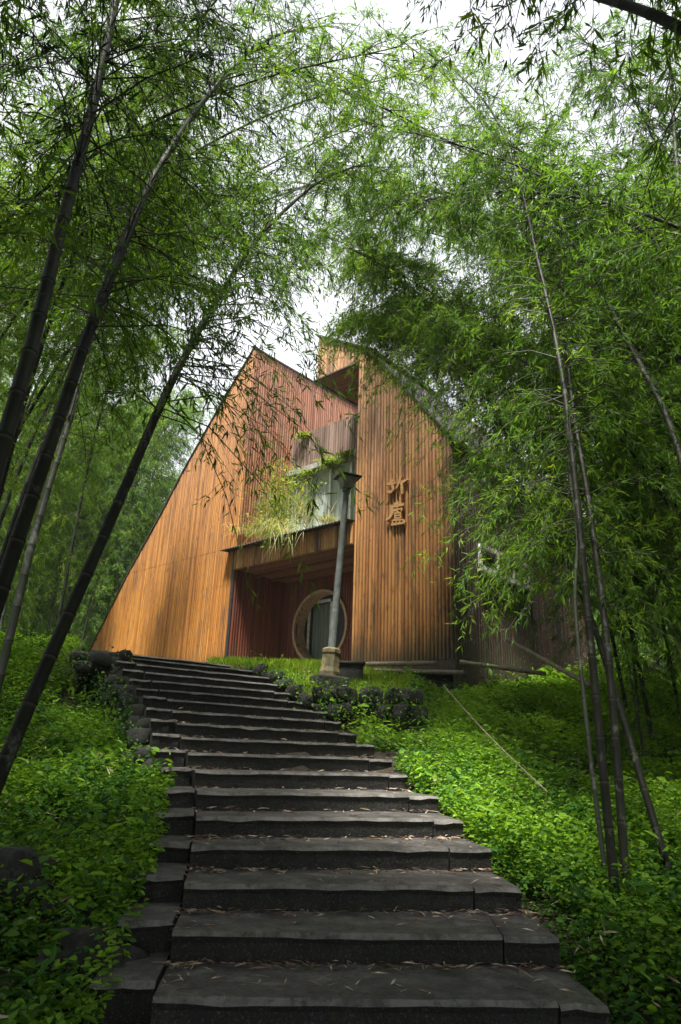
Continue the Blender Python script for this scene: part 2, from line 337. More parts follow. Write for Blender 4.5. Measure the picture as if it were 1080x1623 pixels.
for i, (L0, R0) in enumerate(ST[:-1]):
    L1, R1 = ST[i+1]; L0, R0, L1, R1 = map(lambda p: np.array(p, float), (L0, R0, L1, R1))
    z = STZ[i]; ex = .12 if i < len(ST)-2 else 1.2
    Lb = L1+(L1-L0)*ex; Rb = R1+(R1-R0)*ex; uu = unit(R0-L0)
    cutl = .0; kw = .30
    if i < 14:                                         # right hand end stone butts against the tread slab
        Rc0 = R0-uu*(kw+rs.uniform(-.04, .1)); Rc1 = Rb-uu*(kw+rs.uniform(-.04, .1))
        slab(Rc0+uu*.012, Rc1+uu*.012, Rb, R0+unit(L0-Lb)*rs.uniform(-.02, .03), z-rs.uniform(.004, .016), .42, rs, 3, .02, rs.uniform(0, 1)).build('end_stone', M['step'], stair)
    else: Rc0, Rc1 = R0, Rb
    slab(L0, Lb, Rc1, Rc0, z, .42, rs, 12, .006, rs.uniform(0, 1)).build('tread_slab', M['step'], stair)
    # left kerb stones, set back from the tread's edge
    d = unit(L1-L0); kz = z+.012; wl = .34 if i < 3 else .30
    if i < 16:
        sb = (.20, .18, .17, .14, .12, .11, .10, .08)[i] if i < 8 else .05
        a0 = L0+d*sb-uu*.02; a1 = a0+d*(np.linalg.norm(L1-L0)+.12)
        tilt = rs.uniform(-.02, .02)
        slab(a0-uu*(wl+rs.uniform(0, .06))+d*rs.uniform(-.02, .04), a1-uu*wl, a1, a0, kz+tilt, .5, rs, 4, .022, rs.uniform(0, 1)).build('kerb_stone', M['step'], stair)
# first step below the frame, so that the flight stands on something
slab((-.86, 3.62), (-.9, 4.5), (1.56, 4.6), (1.58, 3.72), STZ[0]-.17, .4, rs, 12, .016, .5).build('tread_slab', M['step'], stair)
slab((-.82, 2.95), (-.86, 3.8), (1.58, 3.9), (1.6, 3.05), STZ[0]-.34, .4, rs, 12, .016, .5).build('tread_slab', M['step'], stair)

def rock_mesh(c, s, rg, sub=3, rough=.28, flat=1.):
    import bmesh
    bm = bmesh.new(); bmesh.ops.create_icosphere(bm, subdivisions=sub, radius=1)
    off = Vector(rg.uniform(-50, 50, 3)); V = []; cut = rg.uniform(.55, .9, 6)*flat; tl = rg.uniform(-1, 1, 3)
    for v in bm.verts:
        n = mnoise.fractal(v.co*1.1+off, .9, 2.1, 4)*rough*1.6; q = v.co*(1+n); rx = cut; q = Vector((max(-rx[0], min(rx[1], q.x+.3*q.z*tl[0])), max(-rx[2], min(rx[3], q.y+.3*q.x*tl[1])), max(-rx[4], min(rx[5], q.z+.35*q.x*tl[2]))))
        V.append((c[0]+q.x*s[0], c[1]+q.y*s[1], c[2]+q.z*s[2]))
    F = [tuple(v.index for v in f.verts) for f in bm.faces]; bm.free(); return V, F

# rubble wall carrying the left side of the upper flight
rw = empty('rubble_wall', (-3.4, 10.6, .2)); tag(rw, 'dark rubble stone wall under the left side of the upper steps', 'wall')
ro = np.array(rw.location)
for i in range(6, 17):
    L0 = np.array(ST[i][0]); L1 = np.array(ST[i+1][0]); R = np.array(ST[i][1]); uu = unit(R-L0)
    gz = float(ground_z(*(L0-uu*.4)))-.25
    zt = STZ[i]-.1; nrow = max(1, int((zt-gz)/.24)+1)
    for q in range(2):
        pb = L0+(L1-L0)*(q*.5+.2)-uu*(.36 if i < 16 else .1)
        for r_ in range(nrow):
            zz = zt-.12-r_*.24
            V, F_ = rock_mesh((*(pb+rs.normal(size=2)*.04-uu*.02*r_-ro[:2]*0), zz), (rs.uniform(.16, .25), rs.uniform(.18, .26), rs.uniform(.13, .19)), rs, 2)
            MB().add(np.array(V)-ro, F_, rs.uniform(0, 1)).build('stone', M['rock'], rw, smooth=True)
# dark wall end left of the top landing
for k in range(16):
    c = atd(rs.uniform(132, 215), rs.uniform(1043, 1075), rs.uniform(12.2, 13.4))
    V, F_ = rock_mesh(c, (rs.uniform(.18, .32), rs.uniform(.2, .3), rs.uniform(.12, .18)), rs, 2)
    MB().add(np.array(V)-ro, F_, rs.uniform(0, 1)).build('stone', M['rock'], rw, smooth=True)
# mossy retaining wall that holds the lawn right of the steps
lw = empty('retaining_wall', (.7, 12.0, .3)); lo = np.array(lw.location)
tag(lw, 'black mossy stone retaining wall holding up the small lawn', 'wall')
for row in range(4):
    x = -.35+.1*row
    while x < 1.45:
        wd = rs.uniform(.28, .46)
        V, F_ = rock_mesh((x+wd/2, 11.95+rs.normal()*.05+.1*max(0, -x), .90-row*.27), (wd*.62, .26, .18), rs, 3, .2)
        MB().add(np.array(V)-lo, F_, rs.uniform(0, 1)).build('stone', M['rock'], lw, smooth=True); x += wd*.93
for i in range(11, 17):
    R = np.array(ST[i][1]); L = np.array(ST[i][0]); uu = unit(R-L)
    for q in (0, .5):
        c = R+(np.array(ST[i+1][1])-R)*q+uu*.16
        V, F_ = rock_mesh((c[0], c[1], STZ[i]+.0), (.2, .26, .17), rs, 2, .2)
        MB().add(np.array(V)-lo, F_, rs.uniform(0, 1)).build('stone', M['rock'], lw, smooth=True)
for k, (px, py, d, s, lab) in enumerate([(42, 1352, 5.9, .30, 'mossy round boulder at the left edge above the darker rocks'), (168, 1408, 5.0, .27, 'black boulder in the undergrowth beside the left kerb stones'),
        (80, 1552, 3.7, .22, 'low dark rock in the leaves at the bottom left corner'), (120, 1375, 5.5, .2, 'small dark rock between the two larger boulders on the left')]):
    c = atd(px, py, d); gz = float(ground_z(c[0], c[1])); V, F_ = rock_mesh((0, 0, 0), (s*1.05, s*.9, s*.8), rs, 4, .34, 1.5)
    o = MB().add(V, F_, .4).build('rock', M['rock'], smooth=True); o.location = (c[0], c[1], gz+s*.42); print('rock', o.location)
    tag(o, lab, 'rock')

# ------------------------------------------------------------ the bamboo house
HL = np.array([0.381, 16.507, 1.97]); HR = radians(-42)
house = empty('bamboo_house', HL, HR); tag(house, 'angular two storey house clad in upright orange bamboo poles', 'house')
hX = np.array([cos(HR), sin(HR), 0]); hY = np.array([-sin(HR), cos(HR), 0])
def hloc(px, py, t=0.):        # point of the facade plane (offset t inwards) seen at a pixel, in house coordinates
    r = ray(px, py); P = HL+hY*t; q = r*((P@hY)/(r@hY)) - HL; return q@hX, q[2]
def slats(mb, org, u, nrm, width, topf, botf, pitch, rg, gap=.004, joint=None, bulge=.5, hole=None, back=True, profn=5):
    org, u, nrm = (np.array(a, float) for a in (org, u, nrm)); n = int(round(width/pitch)); pitch = width/n
    a = np.linspace(0, pi, profn)
    for k in range(n):
        c = (k+.5)*pitch; z1 = topf(c)+rg.normal()*.006; z0 = botf(c) if callable(botf) else botf
        if z1-z0 < .05: continue
        segs = [(z0, z1)]
        if hole:
            hx, hz, hr = hole; dx = c-hx
            if abs(dx) < hr:
                hh = math.sqrt(hr*hr-dx*dx); segs = [(z0, hz-hh), (hz+hh, z1)]
        if joint:
            s2 = []
            for (p, q) in segs:
                if p < joint-.1 < joint+.1 < q: s2 += [(p, joint-.005+rg.normal()*.003), (joint+.005+rg.normal()*.003, q)]
                else: s2.append((p, q))
            segs = s2
        tn = np.clip(rg.normal(.5, .24), 0, 1); r = pitch/2-gap*rg.uniform(.5, 2); pr = rg.normal()*.003; lean = rg.normal()*.006
        for (p, q) in segs:
            if q-p < .03: continue
            t2 = np.clip(tn+rg.normal()*.08, 0, 1)
            lo_ = [org+u*(c+r*cos(x))+nrm*(r*bulge*2*sin(x)*.5+pr) for x in a]
            v = [(*(l+np.array([0, 0, p]))[:3],) for l in lo_]+[(*(l+u*lean+np.array([0, 0, q+ (topf(c+r*cos(x))-topf(c) if q == z1 else 0)]))[:3],) for l, x in zip(lo_, a)]
            m_ = profn; f = [(j, j+1, j+1+m_, j+m_) for j in range(m_-1)]+[tuple(range(m_, 2*m_)), tuple(range(m_-1, -1, -1))]
            mb.add(v, f, t2)
    return mb
rh = np.random.default_rng(11)
prof_px = [(141, 1032), (203, 913), (253, 823), (293, 746), (353, 640), (403, 562)]
prof = [hloc(*p) for p in prof_px]; prof[-1] = (-4.6, 10.45); prof[0] = (prof[0][0]-.5, prof[0][1]-.9)
pxs = np.array([p[0] for p in prof]); pzs = np.array([p[1] for p in prof])
XW = prof[0][0]
wf = lambda c: float(np.interp(XW+c, pxs, pzs))
mb = MB(); slats(mb, (XW, -.01, 0), (1, 0, 0), (0, -1, 0), -4.6-XW, wf, -.35, .08, rh, gap=.005, joint=3.68, bulge=.5)
poly = [(a_, b_-.02) for a_, b_ in prof]+[(-4.62, -.35), (XW, -.35)]
mb.prism(poly[::-1], .0, .16, .0); mb.build('wing_wall', M['wing'], house)
# fold wall running back
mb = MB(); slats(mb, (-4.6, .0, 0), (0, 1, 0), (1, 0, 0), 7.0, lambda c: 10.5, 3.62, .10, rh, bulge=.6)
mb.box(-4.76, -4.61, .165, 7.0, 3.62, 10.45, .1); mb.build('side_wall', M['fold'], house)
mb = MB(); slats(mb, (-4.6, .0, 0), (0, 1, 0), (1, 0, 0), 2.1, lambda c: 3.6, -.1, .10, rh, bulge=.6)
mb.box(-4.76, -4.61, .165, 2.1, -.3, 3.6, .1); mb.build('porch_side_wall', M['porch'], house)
MB().box(-4.70, -4.585, -.045, .0, -.3, 3.6).build('corner_post', M['black_metal'], house)
# porch back wall with the round opening
DCX, DCZ, DR = -3.02, 1.46, 1.02
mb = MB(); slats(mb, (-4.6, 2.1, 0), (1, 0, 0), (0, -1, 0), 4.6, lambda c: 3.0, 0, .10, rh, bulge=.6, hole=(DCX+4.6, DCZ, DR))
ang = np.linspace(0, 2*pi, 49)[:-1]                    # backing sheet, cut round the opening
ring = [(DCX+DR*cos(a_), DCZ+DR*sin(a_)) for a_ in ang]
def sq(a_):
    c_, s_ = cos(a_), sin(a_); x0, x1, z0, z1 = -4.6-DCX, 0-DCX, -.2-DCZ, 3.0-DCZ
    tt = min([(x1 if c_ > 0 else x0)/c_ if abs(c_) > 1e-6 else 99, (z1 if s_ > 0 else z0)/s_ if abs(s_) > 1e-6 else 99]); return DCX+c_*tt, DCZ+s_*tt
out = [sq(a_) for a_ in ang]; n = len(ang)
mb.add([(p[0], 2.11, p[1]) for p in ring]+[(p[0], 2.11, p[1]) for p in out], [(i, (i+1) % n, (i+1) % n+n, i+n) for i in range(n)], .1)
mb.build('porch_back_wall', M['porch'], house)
mb = MB(); prof4 = [(DR-.0, -.10), (DR+.085, -.10), (DR+.085, .02), (DR, .35)]
v = [(DCX+r_*cos(a_), 2.1+y_, DCZ+r_*sin(a_)) for a_ in ang for r_, y_ in prof4]
mb.add(v, [(i*4+j, i*4+(j+1) % 4, ((i+1) % n)*4+(j+1) % 4, ((i+1) % n)*4+j) for i in range(n) for j in range(4)]); dg = mb.build('moon_gate_frame', M['door_ring'], house)
dm = MB()
x0, x1, zt = hloc(490, 1000, 2.5)[0], hloc(522, 1000, 2.5)[0], 2.30; print('door', x0, x1)
for bx in ((x0-.08, x0, 0, zt), (x1, x1+.08, 0, zt), (x0, x1, zt, zt+.09), (x0, x1, 0, .12)): dm.box(bx[0], bx[1], 2.5, 2.56, bx[2], bx[3])
door = dm.build('door', M['white_paint'], house, bevel=.004)
MB().box(x0, x1, 2.52, 2.53, .12, zt).build('door_glass', M['glass'], door)
cm = MB(); cn = 26
cv = [(x0+(x1-x0)*k/cn, 2.66+.03*sin(k*1.9), z_) for z_ in (.1, zt) for k in range(cn+1)]
cm.add(cv, [(k, k+1, k+cn+2, k+cn+1) for k in range(cn)]).build('door_curtain', M['curtain_dark'], door, smooth=True)
MB().lathe([(.02, 0), (.03, .02), (.03, .05)], 10).build('door_handle', M['black_metal'], door).location = (x1+.04, 2.49, 1.2)
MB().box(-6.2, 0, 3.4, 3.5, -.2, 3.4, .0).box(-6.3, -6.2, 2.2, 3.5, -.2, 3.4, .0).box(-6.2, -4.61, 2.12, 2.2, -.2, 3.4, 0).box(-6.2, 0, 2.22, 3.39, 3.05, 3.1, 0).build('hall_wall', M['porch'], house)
MB().box(-6.2, x0-.09, 2.52, 2.55, 0, 3.04, 0).box(x1+.09, 0, 2.52, 2.55, 0, 3.04, 0).box(x0-.09, x1+.09, 2.52, 2.55, zt+.1, 3.04, 0).build('entrance_partition', M['black_metal'], house)
# porch ceiling, fascia, canopy sheet
mb = MB()
for k in range(14): mb.box(-4.6, 0, .06+k*.146, .06+k*.146+.138, 2.98, 3.01, rh.uniform())
mb.box(-4.6, 0, .05, 2.1, 3.012, 3.05, 0)
for k in (1, 2): mb.box(-4.6, 0, .06+k*.68, .06+k*.68+.09, 2.90, 2.979, .3)
mb.build('porch_ceiling', M['soffit'], house)
MB().box(-4.9, .0, -.02, 2.4, -.25, .0).build('porch_floor', M['concrete'], house)
mb = MB(); slats(mb, (-4.62, -.05, 0), (1, 0, 0), (0, -1, 0), 4.60, lambda c: 3.56, 2.98, .10, rh, bulge=.6); mb.box(-4.62, -.02, -.045, .045, 2.96, 3.56, .2)
mb.build('fascia', M['bamboo_wall'], house)
mb = MB(); npt = 130; pts = []
for k in range(npt+1): pts.append((-4.98+4.96*k/npt, 3.60+.018*sin(k*pi/1.5)))
v = []
for (x_, z_) in pts: v += [(x_, -.34, z_-.05), (x_, .1, z_)]
v += [(x_, y_, z_-.022) for (x_, y_, z_) in v]; q = 2*(npt+1)
mb.add(v, [(2*k, 2*k+2, 2*k+3, 2*k+1) for k in range(npt)]+[(q+2*k, q+2*k+1, q+2*k+3, q+2*k+2) for k in range(npt)]+[(2*k, q+2*k, q+2*k+2, 2*k+2) for k in range(npt)])
mb.build('canopy_sheet', M['sheet'], house)
MB().box(-4.58, -.02, .1, 2.0, 3.56, 3.62).build('balcony_floor', M['concrete'], house)
# window band behind the plants
hd = [hloc(515, 742, 1.95), hloc(565, 722, 1.95)]; HZ = .5*(hd[0][1]+hd[1][1])-.02
print('header z', HZ, 'parapet', hloc(467, 695, 2.0), hloc(567, 655, 2.0), 'parbottom', hloc(480, 750, 2.0))
mb = MB()
mb.box(-4.6, 0, 1.72, 2.0, HZ-.04, HZ+.14); mb.build('lintel_ledge', M['concrete'], house, bevel=.01)
mb = MB()
for x_ in (-4.55, -3.75, -2.75, -1.9, -.95, -.1): mb.box(x_-.035, x_+.035, 1.94, 2.0, 3.64, HZ-.12)
mb.box(-4.6, 0, 1.935, 1.995, 3.62, 3.72)
wn = mb.build('window_frame', M['white_paint'], house)
MB().box(-4.6, 0, 1.965, 1.972, 3.72, HZ-.12).build('window_pane', M['glass'], wn)
cm = MB(); cn = 150
cm.add([(-4.6+4.6*k/cn, 2.05+.03*sin(k*1.7)+.015*sin(k*.6), z_) for z_ in (3.66, HZ) for k in range(cn+1)], [(k, k+1, k+cn+2, k+cn+1) for k in range(cn)]).build('curtain', M['curtain'], wn, smooth=True)
PZ = .5*(hloc(467, 695, 2.0)[1]+hloc(567, 655, 2.0)[1])
mb = MB(); slats(mb, (-4.6, 1.98, 0), (1, 0, 0), (0, -1, 0), 4.6, lambda c: PZ, HZ+.14, .10, rh, bulge=.6, gap=.006)
mb.box(-4.6, 0, 1.99, 2.1, HZ+.14, PZ-.02, .2); mb.build('upper_parapet', M['grey_wood'], house)
MB().box(-4.58, -.02, 2.1, 5.2, HZ-.1, HZ+.1).build('upper_floor', M['concrete'], house)
mb = MB(); slats(mb, (-4.6, 5.2, 0), (1, 0, 0), (0, -1, 0), 4.6, lambda c: 10.3-c*.5, HZ+.1, .10, rh, bulge=.6); mb.prism([(-4.6, HZ+.1), (0, HZ+.1), (0, 7.98), (-4.6, 10.28)], 5.21, 5.3, .2)
mb.build('upper_back_wall', M['fold'], house)
ux, uz = hloc(556, 650, 5.0)
fm = MB()
for bx in ((ux-.55, ux-.45, uz-1.3, uz+.35), (ux+.75, ux+.85, uz-1.3, uz+.35), (ux-.45, ux+.75, uz+.25, uz+.35), (ux-.45, ux+.75, uz-1.3, uz-1.2)): fm.box(bx[0], bx[1], 5.02, 5.1, bx[2], bx[3])
uw = fm.build('upper_window', M['white_paint'], house)
MB().box(ux-.45, ux+.75, 5.07, 5.08, uz-1.2, uz+.25).build('upper_pane', M['glass'], uw)
# tower
TX = 2.88; TZ0 = 8.22
twf = lambda c: TZ0 if c < .5 else TZ0-(c-.5)*(TZ0-5.1)/(TX-.5)
mb = MB(); slats(mb, (0, -.01, 0), (1, 0, 0), (0, -1, 0), TX, twf, -.05, .10, rh, gap=.010, joint=3.8, bulge=.95, profn=7)
mb.prism([(0, -.3), (TX, -.3), (TX, 5.08), (.5, TZ0-.03), (0, TZ0-.03)], 0, .14, .0)
mb.build('tower_wall', M['bamboo_wall'], house)
mb = MB(); slats(mb, (-.0, 7.5, 0), (0, -1, 0), (-1, 0, 0), 7.5, lambda c: TZ0, -.1, .128, rh, bulge=.6, gap=.006); mb.box(0, .1, .145, 7.5, -.3, TZ0-.03, .1)
mb.build('tower_side_wall', M['porch'], house)
mb = MB(); slats(mb, (TX, 0, 0), (0, 1, 0), (1, 0, 0), 7.6, lambda c: 5.05, -.6, .11, rh, gap=.008, joint=1.2, bulge=.7); mb.box(TX-.14, TX-.005, .145, 7.6, -.8, 5.03, 0)
mb.build('gable_side_wall', M['dark_wall'], house)
MB().box(-4.6, TX-.15, 7.4, 7.5, -.3, 5.2).build('rear_wall', M['dark_wall'], house)
MB().box(XW+1, -4.7, 6.9, 7.0, -.3, 1.6).build('rear_wall', M['dark_wall'], house)
# overhanging box
mb = MB(); bt = lambda c: 9.7-(c)*(9.7-8.37)/2.1
slats(mb, (-1.61, -.01, 0), (1, 0, 0), (0, -1, 0), 2.11, bt, 8.24, .128, rh, gap=.007, bulge=.75)
mb.prism([(-1.61, 8.26), (.5, 8.26), (.5, 8.35), (-1.61, 9.67)], 0, .1, .1)
mb.prism([(-1.61, 8.26), (.5, 8.26), (.5, 8.35), (-1.61, 9.67)], 2.9, 3., .1)
slats(mb, (-1.61, 3.0, 0), (0, -1, 0), (-1, 0, 0), 3.0, lambda c: 9.7, 8.24, .128, rh, gap=.007, bulge=.7); mb.box(-1.6, -1.5, .11, 2.89, 8.26, 9.65, .1)
bx_ = mb.build('overhanging_box', M['bamboo_wall'], house)
mb = MB()
for k in range(20): mb.box(-1.62, -.002, .02+k*.15, .02+k*.15+.135, 8.215, 8.238, rh.uniform())
mb.build('box_soffit', M['soffit'], bx_)
MB().box(-1.68, .0, -.075, -.02, 8.19, 8.235).box(-1.68, -1.625, -.02, 3., 8.19, 8.235).build('box_trim', M['sheet'], bx_)
MB().prism([(-1.68, 9.75), (.6, 8.32), (.6, 8.38), (-1.68, 9.81)], -.12, 3.1).build('box_roof', M['sheet'], bx_)
# roof slabs
def roofslab(pp, th, y0, y1, name):
    mb = MB(); up = [(x_, z_+th) for x_, z_ in pp]; n_ = len(pp)
    for i in range(n_-1): mb.prism([pp[i], pp[i+1], up[i+1], up[i]], y0, y1)
    mb.build(name, M['sheet'], house)
roofslab([(x_, z_+.01) for x_, z_ in prof], .07, -.06, 7.0, 'roof')
MB().box(-4.75, -4.55, 0.0, 7.0, 10.51, 10.57).build('roof_edge', M['sheet'], house)
roofslab([(.5, TZ0+.02), (TX+.12, 4.98)], .07, -.08, 7.6, 'roof')
# side window
def sloc(px, py, xo):
    r = ray(px, py); P = HL+hX*xo; q = r*((P@hX)/(r@hX))-HL; return q@hY, q[2]
y0, z0 = sloc(757, 902, TX); y1, z1_ = sloc(833, 927, TX); print('side window', y0, z0, y1, z1_)
z0 = .5*(z0+z1_); z1 = z0+.5
fm = MB()
for k in range(4): yy = y0+(y1-y0)*k/3; fm.box(TX+.04, TX+.13, yy-.025, yy+.025, z0, z1)
fm.box(TX+.04, TX+.13, y0, y1, z0-.06, z0+.04); fm.box(TX+.04, TX+.13, y0, y1, z1-.04, z1+.06)
fm.box(TX+.05, TX+.16, y0-.1, y1+.1, z0-.12, z0-.065)
sw = fm.build('side_window', M['white_paint'], house)
MB().box(TX+.07, TX+.08, y0, y1, z0, z1).build('side_pane', M['glass'], sw)
MB().box(TX+.06, TX+.066, y0+(y1-y0)*.36, y0+(y1-y0)*.62, z0+.04, z1-.04).build('window_blind', M['door_ring'], sw)
# characters on the tower
def stroke(mb, pts, wdt=.034, dep=.055):
    P = [np.array(hloc(590+a_/13.5, 740+b_/13.5, -.09)) for a_, b_ in pts]
    for k in range(len(P)-1):
        a_, b_ = P[k], P[k+1]; d = unit(b_-a_); nn = np.array([-d[1], d[0]]); e = d*wdt*.35
        w0 = wdt*(1.15 if k == 0 else 1); w1 = wdt*(.8 if k == len(P)-2 else 1)
        q = [a_-e-nn*w0, b_+e-nn*w1, b_+e+nn*w1, a_-e+nn*w0]
        mb.prism([tuple(x_) for x_ in q], -.125-.002*k-.001*len(mb.f)/6 % .004, -.06)
mb = MB()
for s_ in ([(450, 295), (400, 365), (345, 375)], [(400, 372), (530, 345)], [(455, 385), (465, 490), (420, 545), (345, 540)],
           [(625, 215), (600, 330), (540, 460)], [(600, 335), (690, 318), (770, 270)], [(645, 345), (655, 470), (655, 575)]): stroke(mb, s_)
mb.build('sign_character', M['sign'], house)
mb = MB()
for s_ in ([(520, 775), (540, 815)], [(430, 858), (690, 808)], [(440, 870), (455, 1000), (400, 1090), (325, 1140)]): stroke(mb, s_)
for s_ in ([(455, 925), (665, 900), (640, 955)], [(470, 950), (540, 940), (610, 1000)], [(505, 990), (500, 1110)], [(625, 985), (625, 1100)], [(505, 1000), (625, 985)],
           [(510, 1050), (620, 1040)], [(510, 1105), (620, 1098)], [(560, 860), (560, 925)], [(465, 1150), (455, 1225)], [(535, 1145), (535, 1215)], [(605, 1140), (610, 1210)],
           [(465, 1150), (680, 1135)], [(680, 1140), (695, 1200)]): stroke(mb, s_, .019)
stroke(mb, [(430, 1238), (710, 1200)], .03)
mb.build('sign_character', M['sign'], house)
# poles lying at the foot of the walls
def pole(name, p, q, r, label, cat, mat='pole_wood', sag=0., parts=12, grp=None):
    p, q = np.array(p), np.array(q); c = .5*(p+q); T = np.linspace(0, 1, parts)[:, None]
    P = p+(q-p)*T-c; P[:, 2] -= (sag*4*T*(1-T))[:, 0]
    rr = np.full(parts, r); tt = np.full(parts, .5); rr[::3] *= 1.12; tt[::3] = .75
    o = MB().tube(P, rr, 8, tt).build(name, M[mat], smooth=True); o.location = c; return tag(o, label, cat, grp)
pole('bamboo_pole', atd(558, 1053, 16.1), atd(692, 1051, 14.6), .05, 'pale bamboo pole lying along the foot of the orange tower wall', 'pole')
pole('bamboo_pole', atd(562, 1062, 16.0), atd(736, 1066, 14.2), .045, 'darker bamboo pole lying just below the pale one', 'pole')
pole('bamboo_pole', atd(730, 1049, 13.8), atd(865, 1068, 13.2), .04, 'grey pole lying at the foot of the black side wall', 'pole')
pole('bamboo_pole', atd(805, 1014, 13.6), atd(935, 1086, 11.0), .038, 'straight dry stick leaning from the black wall down to the ferns', 'stick')
pole('fallen_cane', atd(705, 1088, 11.5), atd(868, 1255, 7.6), .007, 'thin dry cane lying across the green slope on the right', 'cane', sag=.05)
c = atd(1030, 1056, 15.5); V, F_ = rock_mesh((0, 0, 0), (.3, .22, .16), rs, 3)
o = MB().add(V, F_, .4).build('pale_rock', M['pale_stone'], smooth=True); o.location = c; tag(o, 'pale bluish white rock lying among the ferns by the right edge', 'rock')

# ------------------------------------------------------------ lamp post on the lawn
lb = atd(521, 1083, 12.9); lgz = float(ground_z(lb[0], lb[1]))
print('lamp', lb, lgz)
lamp = empty('lamp_post', (lb[0], lb[1], lb[2]-.05)); lamp.rotation_euler = (0, radians(3.4), radians(20))
tag(lamp, 'green grey lamp post with flat black cap standing on the lawn', 'street lamp')
MB().box(-.30, .30, -.28, .28, -.12, .17).build('foot_block', M['rock'], lamp, bevel=.03)
MB().lathe([(.20, .17), (.205, .25), (.18, .34), (.175, .56), (.19, .60), (.19, .66), (.12, .70)], 8).build('plinth', M['plinth'], lamp)
MB().lathe([(.080, .69), (.076, 1.4), (.071, 1.42), (.066, 2.6), (.060, 3.85), (.085, 3.87), (.085, 3.93), (.055, 3.95)], 12).build('post', M['lamp_green'], lamp, smooth=False)
hdm = MB()
for (h0, h1, z0_, z1_2) in ((.10, .17, 3.95, 4.17),):
    hdm.add([(sx*h0, sy*h0, z0_) for sx, sy in ((-1, -1), (1, -1), (1, 1), (-1, 1))]+[(sx*h1, sy*h1, z1_2) for sx, sy in ((-1, -1), (1, -1), (1, 1), (-1, 1))],
            [(3, 2, 1, 0), (4, 5, 6, 7), (0, 1, 5, 4), (1, 2, 6, 5), (2, 3, 7, 6), (3, 0, 4, 7)])
lh = hdm.build('lamp_shade', M['concrete'], lamp, bevel=.01)
MB().box(-.235, .235, -.235, .235, 4.172, 4.20).box(-.14, .14, -.14, .14, 4.202, 4.24).build('lamp_cap', M['black_metal'], lamp, bevel=.008)
c = atd(557, 1052, 14.6); gz = float(ground_z(c[0], c[1]))
pt = empty('stone_trough', (c[0], c[1], gz)); tag(pt, 'black stone block standing beside the porch right of the lamp post', 'block')
MB().box(-.25, .25, -.2, .2, -.05, .32).build('block_body', M['rock'], pt, bevel=.03)
MB().box(-.29, .29, -.24, .24, .323, .38).build('block_top', M['rock'], pt, bevel=.02)

# ------------------------------------------------------------ plants on the house
def tuft(name, loc, n, L, wdt, up, spread, mat, label, cat, rg, grp=None, droop=.9, seg=5, base=.05, rz=(0, 2*pi), sx=1.):
    V = []; F = []; T = []; k0 = 0
    for k in range(n):
        a_ = rg.uniform(*rz); l = L*rg.uniform(.5, 1.15); e = rg.uniform(up-spread, up+spread)
        d = np.array([cos(a_)*cos(e)*sx, sin(a_)*cos(e), sin(e)]); s_ = unit(np.cross(d, [0, 0, 1])+1e-4)
        b0 = np.array([rg.normal()*base*sx, rg.normal()*base, 0]); tn = rg.uniform()
        for j in range(seg+1):
            u = j/seg; p = b0+d*l*u-np.array([0, 0, 1])*l*droop*u*u*.7; ww = wdt*(1-u)**.6*(.4+u*1.2 if u < .5 else 1)
            V += [p-s_*ww*.5, p+s_*ww*.5]; T += [tn, tn]
            if j: F.append((k0+2*j-2, k0+2*j-1, k0+2*j+1, k0+2*j))
        k0 += 2*(seg+1)
    me = fast_mesh(name, np.array(V), np.array(F), np.array(T), mat); o = bpy.data.objects.new(name, me); C.objects.link(o); o.location = loc
    return tag(o, label, cat, grp)
def leafy(name, loc, n, size, h, r, mat, label, cat, rg, grp=None, hang=0.):
    P = np.stack([rg.normal(size=n)*r, rg.normal(size=n)*r, rg.uniform(-hang, h, n)], 1)
    D = rg.normal(size=(n, 3)); D[:, 2] = D[:, 2]*.5-.2
    L = size*rg.uniform(.6, 1.3, n); V, F, k = leaf_geo(P, D, L, L*.38, rg)
    me = fast_mesh(name, V, F, np.repeat(rg.uniform(size=n), k), mat); o = bpy.data.objects.new(name, me); C.objects.link(o); o.location = loc
    return tag(o, label, cat, grp)
def hpt(px, py, t): x_, z_ = hloc(px, py, t); return HL+hX*x_+hY*t+np.array([0, 0, z_])
rp = np.random.default_rng(5)
WG = 'weeds growing along the balcony edge'
labs = ['pale dry grass tuft at the far left end of the balcony edge', 'yellow green weed tuft second from the left on the balcony edge', 'tall yellow leaved weed standing over the balcony',
        'tall green stemmed weed in the middle of the balcony edge', 'whitish dry grass tuft hanging over the canopy sheet', 'fine green weed in front of the white window frame',
        'low green weed below the curtained window', 'drooping green weed hanging from the canopy onto the fascia']
for k, (px, py, t_, n_, L_, u_, dr) in enumerate([(402, 850, .3, 150, 1.1, 1.0, .9), (425, 845, .25, 160, 1.2, 1.2, .8), (430, 830, .5, 90, 1.9, 1.35, .45), (455, 825, .6, 90, 2., 1.4, .4),
        (452, 838, .1, 130, 1.0, .8, 1.5), (478, 828, .6, 110, 1.3, 1.3, .5), (520, 828, .5, 130, .5, 1.1, .8), (458, 846, -.05, 150, .75, .3, 1.9)]):
    p = hpt(px, py, t_)
    w_ = empty('balcony_weed', p); tag(w_, labs[k], 'plant', WG)
    o = tuft('blades', (0, 0, 0), n_, L_, .026, u_, .5, M['weed'], None, None, rp, droop=dr, base=.26 if k != 6 else .12); o.parent = w_
    if k in (1, 2, 3, 5, 7):
        q = leafy('leaves', (0, 0, 0), 420 if k in (2, 3) else 180, .13, .95*L_ if k != 7 else .1, .3, M['fern'], None, None, rp, hang=.1 if k != 7 else .4); q.parent = w_
